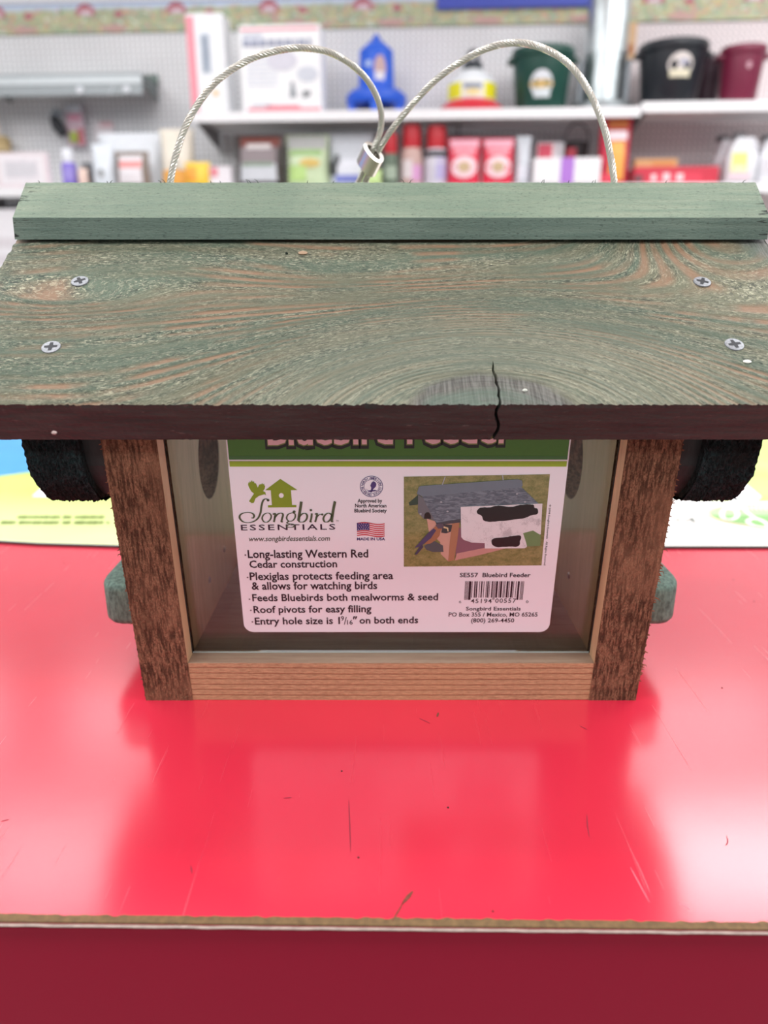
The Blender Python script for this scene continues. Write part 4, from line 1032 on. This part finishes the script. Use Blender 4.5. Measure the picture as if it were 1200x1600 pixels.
def pouch(name, label, cat, px0, px1, pvt, zb_, out, dp, col, prints=(), group=None, pvm=None, rot=0.0, gus=.5, rough=.4, proto=None):
    "stand-up bag: flat sealed top, bulging middle, soft base"
    u0, u1, h = spot(px0, px1, pvt, zb_, out, pvm); wd = u1-u0
    t_ = thing(name, label, cat, wp((u0+u1)/2, out-dp/2, zb_), RW+rot, group)
    def dy(fx, fz): return dp/2*(max(0, 1-abs(2*fx-1)**3.0))**.5*(.06+.94*min(1, (1-fz)/.55)**.8)*(.8+.2*min(1, fz/.12))
    def hw(fz): return .5*(1-.05*math.sin(min(1, fz)*math.pi))
    n, m = 16, 14; P = []; Fc = []
    for s_ in (-1, 1):
        for j in range(m+1):
            for i in range(n+1):
                fx, fz = i/n, j/m; wr = .004*noise.noise(Vector((fx*5, fz*6, px0)))
                P.append(((fx-.5)*2*hw(fz)*wd, s_*(dy(fx, fz)+.0008)+wr*(1-abs(2*fx-1)), fz*h))
    o1 = (n+1)*(m+1)
    for s_ in (0, 1):
        for j in range(m):
            for i in range(n): a = s_*o1+j*(n+1)+i; Fc.append((a, a+1, a+n+2, a+n+1))
    for j in range(m): a = j*(n+1); Fc += [(a, a+n+1, o1+a+n+1, o1+a), (a+n, a+n+n+1, o1+a+n+n+1, o1+a+n)]
    for i in range(n): a = m*(n+1)+i; Fc += [(i, i+1, o1+i+1, o1+i), (a, a+1, o1+a+1, o1+a)]
    MB().add(P, Fc).build('bag_body', flat(col, rough), t_, True)
    for k, (nm, a, b, c_, d, hc) in enumerate(prints):
        rnd = nm.endswith('_disc'); N = 8; V = []; Fq = []
        def pt(fx, fz): wr = .004*noise.noise(Vector((fx*5, fz*6, px0))); return ((fx-.5)*2*hw(fz)*wd, -(dy(fx, fz)+.0008)+wr*(1-abs(2*fx-1))-.0014-.0007*k, fz*h)
        if rnd:
            V.append(pt((a+b)/2, (c_+d)/2))
            for r_ in (1, 2):
                for q in range(20): an = q*math.pi/10; V.append(pt((a+b)/2+(b-a)/2*r_/2*math.cos(an), (c_+d)/2+(d-c_)/2*r_/2*math.sin(an)))
            Fq = [(0, 1+q, 1+(q+1) % 20) for q in range(20)]+[(1+q, 21+q, 21+(q+1) % 20, 1+(q+1) % 20) for q in range(20)]
        else:
            for j in range(N+1):
                for i in range(N+1): V.append(pt(a+(b-a)*i/N, c_+(d-c_)*j/N))
            Fq = [(j*(N+1)+i, j*(N+1)+i+1, (j+1)*(N+1)+i+1, (j+1)*(N+1)+i) for j in range(N) for i in range(N)]
        MB().add(V, Fq).build(nm, flat(hc, .5), t_, True)
    return t_, wd, h
def turned(name, label, cat, px0, px1, pvt, zb_, out, parts, prints=(), group=None, pvm=None):
    """round goods. parts: (name, colour, rough, metal, [(r, z) as fractions of half width and height]); prints: (name, angle0, angle1, z0, z1, colour, kind)"""
    u0, u1, h = spot(px0, px1, pvt, zb_, out, pvm); R_ = (u1-u0)/2; out_ = out
    u0, u1, _ = spot(px0, px1, pvt, zb_, out-R_, pvm); R_ = (u1-u0)/2      # width measured through the axis
    t_ = thing(name, label, cat, wp((u0+u1)/2, out_-R_, zb_), RW, group)
    for nm, col, ro, me_, pr_ in parts: MB().lathe([(r*R_, z*h) for r, z in pr_], 36).build(nm, flat(col, ro, me_), t_, autos=35)
    main = parts[0][4]
    def rad(fz):
        zs = [z for r, z in main]
        for (ra, za), (rb_, zb2) in zip(main, main[1:]):
            if za <= fz <= zb2 and zb2 > za: return ra+(rb_-ra)*(fz-za)/(zb2-za)
        return main[-1][0]
    for k, (nm, a0_, a1_, c_, d, hc, kd) in enumerate(prints):
        V = []; Fq = []; N = 12
        def pt(a, z): rr_ = rad(z)*R_+.0012+.0007*k; an = math.radians(-90+a); return (rr_*math.cos(an), rr_*math.sin(an), z*h)
        if kd == 'o':
            ac, zc = (a0_+a1_)/2, (c_+d)/2; V.append(pt(ac, zc)); V += [pt(ac+(a1_-a0_)/2*math.cos(q*math.pi/12), zc+(d-c_)/2*math.sin(q*math.pi/12)) for q in range(24)]
            Fq = [(0, 1+q, 1+(q+1) % 24) for q in range(24)]
        else:
            V = [pt(a0_+(a1_-a0_)*i/N, z) for z in (c_, (c_+d)/2, d) for i in range(N+1)]
            Fq = [(j*(N+1)+i, j*(N+1)+i+1, (j+1)*(N+1)+i+1, (j+1)*(N+1)+i) for j in range(2) for i in range(N)]
        MB().add(V, Fq).build(nm, flat(hc, .5), t_, True)
    return t_, R_, h
# --- on the upper shelf
t_, wd, h = carton('tall_carton', 'tall narrow white carton with a pink-red stripe, leftmost on the long shelf', 'box', 294, 352, 20, ZS1, .40, .12, '#f4f6fa',
    [('red_stripe', 0, .22, .01, .97, '#f09aa8'), ('grey_panel', .36, .62, .40, .80, '#c9d3de'), ('orange_mark', .62, .76, .17, .23, '#f3cf9a')], pvm=95)
lines_print(-.5*wd+.40*wd, -.5*wd+.58*wd, .42*h, .78*h, 12, -.003, '#8f9db0', t_, seed=3)
t_, wd, h = carton('heated_waterer_carton', 'wide white carton with red bands and a grey round base pictured', 'box', 376, 502, 38, ZS1, .38, .14, '#f7f8fb',
    [('red_band', .02, .97, .935, .962, '#ee8494'), ('red_band', .06, .98, .02, .055, '#f08a98'), ('red_arch', .30, .72, .05, .085, '#f08a98'), ('headline_panel', .04, .30, .76, .90, '#e2e6f0')], pvm=110)
for nm, pts, hc in (('dome_picture', [(.02+.19*math.cos(k*math.pi/12), .60+.12*math.sin(k*math.pi/12)) for k in range(24)], '#dcdbe6'),
                    ('base_picture', [(.33+.13*math.cos(k*math.pi/12), .44+.09*math.sin(k*math.pi/12)) for k in range(24)], '#d4d8e2'),
                    ('cord_picture', [(.10, .17), (.12, .36), (.15, .36), (.19, .18)], '#9aa0a6'), ('plug_picture', [(.26, .17), (.26, .25), (.36, .25), (.36, .20), (.31, .17)], '#8c9094')):
    MB().prism([[(a*wd, b*h) for a, b in pts]], lambda a, b, c: (a, -.0022+c, b), .0018).build(nm, flat(hc, .6), t_)
lines_print(-.45*wd, .38*wd, .73*h, .865*h, 1, -.0032, '#9aa1b8', t_, 'headline_print', 5); lines_print(-.44*wd, -.22*wd, .872*h, .90*h, 1, -.0032, '#a9aec2', t_, seed=6)
lines_print(-.42*wd, -.05*wd, .30*h, .66*h, 7, -.0015, '#e3e7f1', t_, seed=8); lines_print(-.38*wd, -.12*wd, .07*h, .10*h, 1, -.0032, '#9a9fb4', t_, seed=9)
BL = '#1f62e0'
t_, R_, h = turned('poultry_waterer', 'bright blue plastic poultry waterer standing on the long shelf', 'waterer', 540, 636, 40, ZS1, .36,
    [('tank', BL, .35, 0, [(.60, .26), (.60, .30), (.55, .76), (.56, .80), (.52, .82), (.14, .95), (.02, .96)]), ('tray', '#1f5bd6', .35, 0, [(.62, .15), (.97, .15), (1.0, .21), (.98, .27), (.80, .33), (.60, .36), (.58, .30)]),
     ('hanging_knob', BL, .35, 0, [(.10, .93), (.12, .97), (.09, 1.0), (.02, 1.01)])],
    [('round_sticker', -3, 36, .42, .72, '#c9a9a8', 'o'), ('sticker_foot', 0, 30, .42, .52, '#e6e4ec', 'r'), ('white_swoosh', -34, -10, .58, .66, '#b9cdf4', 'o')])
for a in (-90, -150, -30, 30, 90, 150):
    x, y = math.cos(math.radians(a)), math.sin(math.radians(a)); MB().box(x*.88*R_-.016, x*.88*R_+.016, y*.88*R_-.010, y*.88*R_+.010, 0, .17*h, .003).build('leg', flat(BL, .35), t_)
MB().lathe([(.5*R_, .12*h), (.5*R_, .16*h)], 30).build('tray_floor', flat('#163a8a', .5), t_)
t_, R_, h = turned('jar_waterer', 'white jar waterer with yellow label and black cap on red base', 'waterer', 686, 791, 62, ZS1, .37,
    [('jar', '#eef2f4', .3, 0, [(.70, .11), (.72, .14), (.72, .47), (.62, .54), (.34, .68), (.24, .70)]), ('red_base', '#d8243c', .35, 0, [(.80, 0), (.98, .015), (1.0, .10), (.74, .21), (.70, .20)]), ('black_cap', '#2b3138', .45, 0, [(.30, .68), (.30, .76), (.24, .82), (.05, .82)])],
    [('yellow_label', -78, 78, .23, .46, '#f0ea1e', 'r'), ('white_panel', -28, 28, .22, .47, '#f2f2ea', 'r'), ('blue_panel', -22, 22, .36, .43, '#8792a8', 'r'), ('gold_panel', -20, 22, .26, .35, '#eed88a', 'o')])
ringp = [(.13*R_*math.cos(a), 0, .89*h+.09*h*math.sin(a)) for a in [k*math.pi/10-.6 for k in range(14)]]
MB().tube(ringp, .010, 8).build('cap_handle', flat('#2b3138', .45), t_, True)
def bucket(label, px0, px1, pvt, zb_, out, col, prints, lid=False, pvm=None, taper=.76):
    prf = [(taper, 0), (taper+.01, .01), (.93, .80), (.93, .82), (.95, .86)]
    t_, R_, h = turned('bucket', label, 'bucket', px0, px1, pvt, zb_, out,
        [('pail', col, .38, 0, prf), ('rim', col, .35, 0, [(.94, .84), (.985, .86), (1.0, .90), (1.0, .96), (.97, 1.0), (.92, 1.0), (.90, .96), (.90, .86)])], prints, pvm=pvm)
    for s_ in (-1, 1): MB().box(s_*.97*R_-.02, s_*.97*R_+.02, -.03, .03, .80*h, .88*h, .006).build('handle_lug', flat(col, .4), t_)
    return t_, R_, h
bucket('dark green plastic bucket with white and gold sticker', 798, 897, 66, ZS1, .38, '#12453a', [('white_sticker', -30, 16, .20, .62, '#e6eaf0', 'o'), ('gold_band', -32, 18, .34, .47, '#d9b877', 'o'), ('sticker_foot', -22, 12, .20, .34, '#dfe6ea', 'r')], pvm=110)
t_, R_, h = bucket('large black bucket with an oval white and cream sticker', 996, 1104, 56, ZS2, .40, '#1d2027', [('oval_sticker', -22, 24, .40, .78, '#ded6d2', 'o'), ('blue_patch', -2, 14, .58, .68, '#b5b4c4', 'o'), ('cream_foot', -18, 20, .40, .52, '#e3dcc2', 'r')], pvm=105)
bucket('dark plum bucket tucked behind the black one', 1088, 1130, 84, ZS2, .16, '#43303a', [], pvm=110)
bucket('maroon bucket at the right end of the shelf', 1123, 1193, 66, ZS2, .37, '#76223e', [('small_sticker', -6, 8, .58, .70, '#c99aa6', 'o')], pvm=110)
GAL = flat('#c8d0d2', .30, .9, .12, 14)
u0, u1, h = spot(918, 984, -14, ZS1, .26, 70); pu0, pu1, _ = spot(899, 1000, 150, ZS1, .36, 152)
Rt, Rp = (u1-u0)/2, (pu1-pu0)/2; uc = (u0+u1)/2
t_ = thing('tube_feeder', 'tall galvanised metal tube feeder in a shallow round pan', 'feeder', wp(uc, .21, ZS1), RW)
MB().lathe([(Rt, .03), (Rt, h*.5), (Rt*1.02, h*.505), (Rt, h*.51), (Rt, h-.02), (Rt*.96, h)], 40).build('feed_tube', GAL, t_, autos=30)
MB().lathe([(Rp*.96, 0), (Rp, .004), (Rp, .038), (Rp*.97, .042), (Rp*.95, .036), (Rp*.94, .006), (.01, .005)], 44).build('feed_pan', flat('#9aa0a2', .4, .8), t_, autos=30)
for s_ in (-1, 1): MB().box(s_*(Rt+.012)-.010, s_*(Rt+.012)+.010, -.012, .012, .006, .22, .003).build('tube_bracket', flat('#878d92', .45, .7), t_)
MB().lathe([(Rt*1.05, h*.5), (Rt*1.05, h*.52)], 40).build('seam_band', GAL, t_)
u = uat(995, 80, .02)
t_ = thing('hang_tag', 'small tan hang tag on the pegboard beside the metal tube feeder', 'tag', wp(uat(985, 78, .02), .02, zat(985, 92, .02)), RW)
MB().box(-.022, .022, 0, .006, 0, .15, .002).build('tag_card', flat('#e0b98f', .6), t_); MB().box(-.014, .014, -.001, .001, .02, .06).build('tag_print', flat('#b9794f', .6), t_)
# blue sign high on the wall
u0, u1 = uat(684, 5, .03), uat(926, 5, .03); zb2 = zat(800, 10, .03)
t_ = thing('wall_sign', 'blue sign panel above the farm-print border, cut by the top of the view', 'sign', wp(u0, .03, zb2), RW)
MB().box(0, u1-u0, 0, .012, 0, .30, .003).build('sign_panel', flat('#4757bd', .5), t_); MB().box(-.004, u1-u0+.004, .004, .014, -.004, .304).build('sign_frame', flat('#5f6cc4', .5), t_)
# --- grey metal tray shelf at upper left
zT = zat(100, 117, .24)
u0, u1 = uat(-120, 130, .24), uat(222, 130, .24)
t_ = thing('metal_tray_shelf', 'empty grey metal shelf bracketed to the pegboard at upper left', 'shelf', wp(u0, .24, zT), RW)
L = u1-u0
MB().box(0, L, .004, .228, -.006, 0).build('tray_floor', flat('#8b9292', .4, .3), t_)
MB().box(0, L, 0, .004, -.085, .006).build('front_lip', flat('#a3aaad', .45, .2), t_)
MB().box(0, L, -.004, .0005, -.040, -.010).build('lip_highlight', flat('#d3dadd', .4, .2), t_)  # pale strip: a highlight painted along the front lip
MB().box(0, L, .222, .228, 0, .045).build('back_lip', flat('#6f7e78', .5, .3), t_)
for x in (L-.012, L*.28): MB().prism([[(.01, -.006), (.226, -.006), (.226, -.07), (.19, -.065), (.01, -.03)]], lambda a, b, c: (x+c, a, b), .006).build('tray_bracket', flat('#7f8787', .45, .4), t_)
for x in (L-.30, L-.075): m = MB(); m.lathe([(.016, 0), (.016, .006), (.010, .008)], 16); m.v = [(x+a, -.001-c, -.065+b) for a, b, c in m.v]; m.build('price_disc', flat('#e6eaf0', .4), t_)
MB().tube([(L-.13, .0, -.035), (L-.15, -.004, -.075), (L-.16, -.006, -.09)], .0035, 6).build('hook_wire', flat('#cfd5da', .3, .6), t_)
# --- hanging goods on the pegboard at left
def hang(name, label, cat, px0, px1, pvt, pvb, out, builder):
    u0, u1 = uat(px0, (pvt+pvb)/2, out), uat(px1, (pvt+pvb)/2, out); zb_ = zat((px0+px1)/2, pvb, out); h = zat((px0+px1)/2, pvt, out)-zb_
    t_ = thing(name, label, cat, wp((u0+u1)/2, out, zb_), RW); builder(t_, u1-u0, h)
    MB().tube([(0, out-.002, h*.93), (0, -.01, h*.93), (0, -.014, h*.96)], .003, 6).build('peg_hook', flat('#c9ccd2', .35, .8), t_); return t_
def b1(t_, w_, h):
    MB().box(-w_/2, w_/2, 0, .004, 0, h, .001).build('backing_card', flat('#d8bcc8', .5), t_); MB().box(-w_*.45, w_*.45, -.001, .002, h*.82, h*.99).build('white_header', flat('#e9eef5', .5), t_)
    MB().box(-w_*.32, w_*.12, -.014, .0, h*.08, h*.34, .004).build('green_sachet', flat('#a9b84c', .4), t_); MB().box(w_*.12, w_*.46, -.003, .001, h*.02, h*.42).build('red_panel', flat('#c3727c', .5), t_)
    MB().box(-w_*.30, w_*.34, -.002, .002, h*.62, h*.74).build('pink_panel', flat('#e59ab4', .5), t_)
hang('blister_card', 'pink and white hanging pack with green sachet above the purple bottle', 'package', 103, 131, 163, 228, .05, b1)
def b2(t_, w_, h):
    MB().tube([(-w_*.30, -.02, h*.75), (-w_*.1, -.02, h*.45), (w_*.25, -.02, h*.12)], [.020, .030, .024], 12).build('black_grip', flat('#23262c', .5), t_, True)
    MB().tube([(-w_*.35, -.02, h*.78), (-w_*.1, -.02, h*.98), (w_*.3, -.02, h*.80)], [.012, .016, .012], 10).build('grey_head', flat('#8c939b', .4), t_, True)
hang('spray_nozzle', 'black and grey spray nozzle hanging left of the pink pack', 'nozzle', 83, 107, 174, 216, .06, b2)
def b3(t_, w_, h):
    MB().box(-w_/2, w_/2, 0, .003, 0, h, .001).build('card', flat('#eee3e6', .5), t_); MB().box(-w_*.2, w_*.45, -.001, .001, h*.72, h*.98).build('pink_top', flat('#e3b6bd', .5), t_); MB().box(-w_*.42, w_*.40, -.0015, .001, h*.04, h*.22).build('red_foot', flat('#d99aa2', .5), t_)
hang('price_card', 'small white and pink card on the pegboard', 'card', 149, 178, 190, 217, .02, b3)
def b4(t_, w_, h):
    MB().lathe([(w_*.30, 0), (w_*.42, h*.1), (w_*.38, h*.55), (w_*.5, h*.6), (w_*.30, h*1.0)], 20).build('brush_head', flat('#c9b183', .7), t_, True); MB().tube([(-w_*.1, 0, h), (-w_*.15, 0, h+.12), (-w_*.2, .01, h+.20)], .012, 8).build('brush_handle', flat('#e3d6cf', .5), t_, True)
hang('hand_brush', 'tan brush with a pale handle hanging at far left', 'brush', -12, 18, 213, 238, .07, b4)
# --- goods on the low shelf, left to right
t_, wd, h = carton('framed_sign', 'white framed counter sign with a pale pink border, at far left', 'sign', -8, 76, 238, ZL, .39, .02, '#eddfe4', [('sign_paper', .10, .90, .12, .90, '#f4f2f5'), ('sign_margin', .16, .84, .2, .84, '#f0e8ee')], pvm=262)
lines_print(-.3*wd, .3*wd, .3*h, .75*h, 5, -.0026, '#d9dde2', t_, seed=11)
turned('spray_bottle', 'slim purple bottle with a white cap', 'bottle', 96, 118, 231, ZL, .36, [('bottle_body', '#8a78d6', .35, 0, [(.9, 0), (1, .03), (1, .58), (.8, .66), (.6, .68)]), ('white_cap', '#eef0f6', .4, 0, [(.78, .64), (.86, .68), (.80, .94), (.6, 1.0), (.1, 1.0)])], [('label_band', -60, 60, .2, .5, '#a294e0', 'r')], pvm=255)
pouch('peach_sachet', 'small peach coloured sachet right of the purple bottle', 'bag', 119, 134, 262, ZL, .37, .05, '#eccfc2', pvm=272)
turned('dark_tin', 'dark grey tin half hidden behind the clear bag', 'tin', 130, 152, 254, ZL, .28, [('tin_body', '#5b5d60', .5, .2, [(.95, 0), (1, .03), (1, .9), (.95, 1.0)]), ('tin_lid', '#77797c', .4, .4, [(1.02, .86), (1.02, .99), (.9, 1.0)])], pvm=268)
pouch('clear_bag', 'pale blue-white clear bag with a small grey hole print', 'bag', 138, 176, 222, ZL, .38, .10, '#e2e8ef', [('grey_disc', .36, .60, .22, .42, '#9c9ea0')], pvm=255, rough=.2)
pouch('brown_pouch', 'brown pouch with a white label crossed by a red band', 'bag', 175, 229, 234, ZL, .39, .09, '#8d8078', [('white_label', .16, .84, .10, .86, '#ece6ea'), ('red_band', .17, .83, .52, .72, '#f09a98')], pvm=260)
pouch('white_sack', 'plain white sack standing behind the brown pouch', 'bag', 150, 252, 205, ZL, .25, .10, '#e9edf2', pvm=250)
pouch('cream_sack', 'tall cream sack with a yellow-orange foot', 'bag', 246, 300, 198, ZL, .34, .12, '#efe6d6', [('orange_foot', .06, .94, .04, .30, '#f3b052'), ('grey_figure', .40, .62, .32, .5, '#cfc9bd')], pvm=250)
pouch('yellow_pouch', 'bright yellow and orange pouch in front of the cream sack', 'bag', 286, 326, 252, ZL, .40, .07, '#f7cf45', [('orange_patch', .1, .5, .2, .8, '#f5a63e')], pvm=270)
carton('small_carton', 'small white carton with red corner beside the yellow pouch', 'box', 327, 361, 260, ZL, .38, .06, '#efe9ee', [('red_corner', .05, .4, .5, .95, '#e98995')], pvm=272)
t_, wd, h = pouch('black_seed_bag', 'black seed bag with dark red top and pale print', 'bag', 364, 443, 208, ZL, .38, .11, '#453c3b', [('red_header', .12, .92, .76, .95, '#7d4038'), ('pale_field', .12, .86, .10, .46, '#d3d6dc'), ('grey_field', .12, .86, .44, .76, '#8b7f82'), ('green_swoosh', .16, .80, .38, .46, '#8b9e8c'), ('script_patch', .25, .75, .72, .82, '#d8d0cf')], pvm=250)
pouch('green_feed_bag', 'pale green feed bag with a gold patch', 'bag', 444, 512, 208, ZL, .36, .11, '#cfe0b8', [('grey_header', .05, .95, .72, .98, '#b9bab8'), ('green_band', .1, .86, .60, .70, '#9dc27c'), ('gold_disc', .34, .84, .36, .54, '#d7b866'), ('lower_field', .08, .5, .1, .4, '#bfe08c')], pvm=250)
pouch('cat_litter_bag', 'grey-white bag with a black cat and a blue foot', 'bag', 511, 582, 206, ZL, .34, .12, '#cfd3da', [('white_field', .2, .95, .22, .5, '#e6e8f0'), ('blue_foot', .16, .97, .08, .22, '#7d85cc'), ('cat_body', .02, .20, .22, .48, '#4a4c50'), ('cat_head', .12, .26, .42, .60, '#55585c')], pvm=250)
pouch('lime_pouch', 'small lime green pouch under the wire ferrule', 'bag', 563, 596, 264, ZL, .41, .05, '#c9e59a', pvm=273)
def redcap(label, px0, px1, pvt, body, belly, prints):
    turned('red_capped_bottle', label, 'bottle', px0, px1, pvt, ZL, .37, [('bottle_body', body, .4, 0, [(.9, 0), (.98, .03), (1, .40), (.86, .60), (.74, .64)]), ('red_cap', '#c2222f', .4, 0, [(.78, .60), (.82, .66), (.80, .95), (.74, 1.0), (.1, 1.0)])], prints, group=None, pvm=250)
redcap('narrow dark green bottle with a red cap, left of the other two', 598, 623, 207, '#5d6e5c', 0, [('pale_label', -40, 50, .12, .38, '#a6b5a2', 'r')])
redcap('pale pink-brown bottle with a red cap, between its two neighbours', 626, 661, 192, '#c9a79f', 0, [('pink_label', 0, 60, .08, .34, '#d9a0cc', 'r'), ('white_label', -50, 5, .12, .42, '#e2d6d8', 'r')])
redcap('white and lilac bottle with a wide red cap, right of the other two', 663, 700, 194, '#d6d2dc', 0, [('lilac_label', 0, 60, .10, .46, '#b9b2dc', 'r'), ('dark_band', -70, 70, .48, .58, '#3c3a42', 'r')])
for lb, a, b in (('pink-red treat pouch nearer the red capped bottles', 700, 751), ('pink-red treat pouch nearer the grey pack', 754, 804)):
    pouch('treat_pouch', lb, 'bag', a, b, 214, ZL, .38, .08, '#e4304f', [('pink_header', .06, .94, .80, .97, '#f3b3c4'), ('pink_halo_disc', .08, .92, .14, .62, '#f6d5dc'), ('tan_disc', .30, .70, .26, .50, '#cdb28c'), ('white_script', .16, .84, .66, .76, '#f4a9b6')], pvm=250, group='pink-red treat pouches on the low shelf')
pouch('grey_pack', 'pale grey pack between the treat pouches and the white box', 'bag', 806, 830, 211, ZL, .36, .07, '#ced3da', [('white_panel', .1, .9, .1, .4, '#e6e9f2')], pvm=250)
t_, wd, h = carton('ribboned_box', 'low white box tied with a purple ribbon', 'box', 834, 939, 246, ZL, .41, .12, '#f1eff2', [('purple_ribbon', .40, .60, 0, 1.0, '#b37ad6')], pvm=265)
carton('red_white_box', 'small red and white box standing behind the ribboned box', 'box', 838, 868, 222, ZL, .27, .06, '#ecdfe2', [('red_face', .06, .80, .40, .96, '#d94f66')], pvm=248)
t_, wd, h = carton('white_wedge_box', 'tilted white pack behind the ribboned box', 'box', 864, 881, 222, ZL, .24, .05, '#e6e3e8', (), pvm=240)
u0, u1, h = spot(884, 922, 219, ZL, .26, 240)
t_ = thing('wire_handled_pot', 'small black pot with a red side and thin tall wire handle', 'pot', wp((u0+u1)/2, .20, ZL), RW); R_ = (u1-u0)/2
MB().lathe([(R_*.8, 0), (R_, h*.8), (R_*1.04, h*.95), (R_*.9, h)], 26).build('pot_body', flat('#2a2628', .5), t_, autos=35); MB().box(-R_*.9, -R_*.1, -R_*1.02, -R_*.6, h*.55, h*.85, .004).build('red_label', flat('#b03444', .5), t_)
hh2 = zat(900, 188, .26)-ZL
MB().tube([(R_*math.cos(a), 0, h+(hh2-h)*math.sin(a)) for a in [math.pi*k/16 for k in range(17)]], .0035, 6).build('wire_handle', flat('#4f4a50', .4, .5), t_, True)
pouch('tall_red_bag', 'tall red and orange bag with a white band beneath the tube feeder', 'bag', 938, 989, 181, ZL, .37, .11, '#c9304a', [('orange_field', .30, .78, .06, .64, '#efae52'), ('orange_top', .25, .85, .84, .98, '#e0894e'), ('white_band', .20, .85, .66, .80, '#f0dfe4'), ('red_foot', .05, .5, .03, .16, '#f0566a')], pvm=235)
t_, wd, h = carton('red_trays', 'long low red carton with small white prints', 'box', 992, 1124, 260, ZL, .38, .14, '#cf3449', [('red_front', .18, .80, .0, .62, '#e24258'), ('white_print', .20, .26, .15, .55, '#f1d9dc'), ('white_print', .34, .42, .15, .62, '#f1d9dc'), ('white_print', .50, .58, .15, .58, '#f1d9dc'), ('dark_corner', .0, .10, .1, .5, '#6f4a50')], pvm=268)
t2 = thing('tan_ruler_box', 'slim tan box lying on top of the long low red carton', 'box', wp(uat(1026, 250, .30), .30, ZL+h), RW); w2 = uat(1060, 250, .3)-uat(993, 250, .3)
MB().box(-w2/2, w2/2, 0, .05, .0002, .042, .003).build('box_body', flat('#dcb07a', .6), t2); MB().box(-w2*.1, w2*.42, -.001, .001, .012, .034).build('orange_label', flat('#d99b5c', .6), t2)
def jug(label, px0, px1, pvt, out, lab_):
    u0, u1, h = spot(px0, px1, pvt, ZL, out, 250); wd = u1-u0
    t_ = thing('jug', label, 'jug', wp((u0+u1)/2, out-.06, ZL), RW); m = flat('#e7e7ec', .35)
    MB().box(-wd/2, wd/2, -.05, .05, 0, h*.62, .018).build('jug_body', m, t_, autos=50)
    b_ = MB(); b_.prism([[(-wd/2+.006, h*.60), (wd*.30, h*.60), (wd*.22, h*.80), (-wd*.02, h*.90), (-wd*.26, h*.90), (-wd/2+.012, h*.72)]], lambda a, b, c: (a, -.04+c, b), .08); b_.build('jug_shoulder', m, t_)
    MB().tube([(wd*.05, 0, h*.86), (wd*.30, 0, h*.88), (wd*.44, 0, h*.78), (wd*.45, 0, h*.60), (wd*.40, 0, h*.50)], .013, 10).build('jug_handle', m, t_, True)
    MB().lathe([(.026, h*.89), (.028, h*.90), (.027, h*.99), (.02, h)], 20, -wd*.14, 0).build('jug_cap', flat('#4a4b50', .5), t_, autos=35)
    for i, (nm, a, b, c_, d, hc) in enumerate(lab_): MB().box(-wd/2+a*wd, -wd/2+b*wd, -.0512-.0006*i, -.049, c_*h, d*h).build(nm, flat(hc, .5), t_)
jug('white jug with a pale yellow label and moulded handle', 1140, 1188, 205, .40, [('yellow_label', .10, .62, .22, .60, '#f0ea8c'), ('pink_print', .08, .76, .06, .20, '#e9cfd8'), ('white_panel', .16, .56, .24, .34, '#f4efc8')])
jug('white jug behind the yellow labelled one, further left', 1122, 1150, 209, .27, [('grey_label', .1, .8, .2, .5, '#d9d6dc')])
jug('white jug cut by the right edge of the view', 1190, 1232, 207, .38, [('grey_label', .1, .7, .2, .5, '#d9d6dc')])
# goods under the low shelf, glimpsed left of the roof
u0, u1 = uat(-90, 350, .36), uat(60, 350, .36)
t_ = thing('storage_carton', 'large plain white carton under the low shelf at far left', 'box', wp((u0+u1)/2, .36, ZL-.62), RW); w2 = u1-u0
MB().box(-w2/2, w2/2, 0, .30, 0, .53, .005).build('carton_body', flat('#f0edf1', .5), t_); lines_print(-.1*w2, .42*w2, .1, .42, 4, -.0004, '#dcd5da', t_, seed=21)
shelf('bottom white shelf carrying the large carton at far left', uat(-160, 289, SD), uat(1400, 289, SD), ZL-.622, brackets=(.3, 2.0))
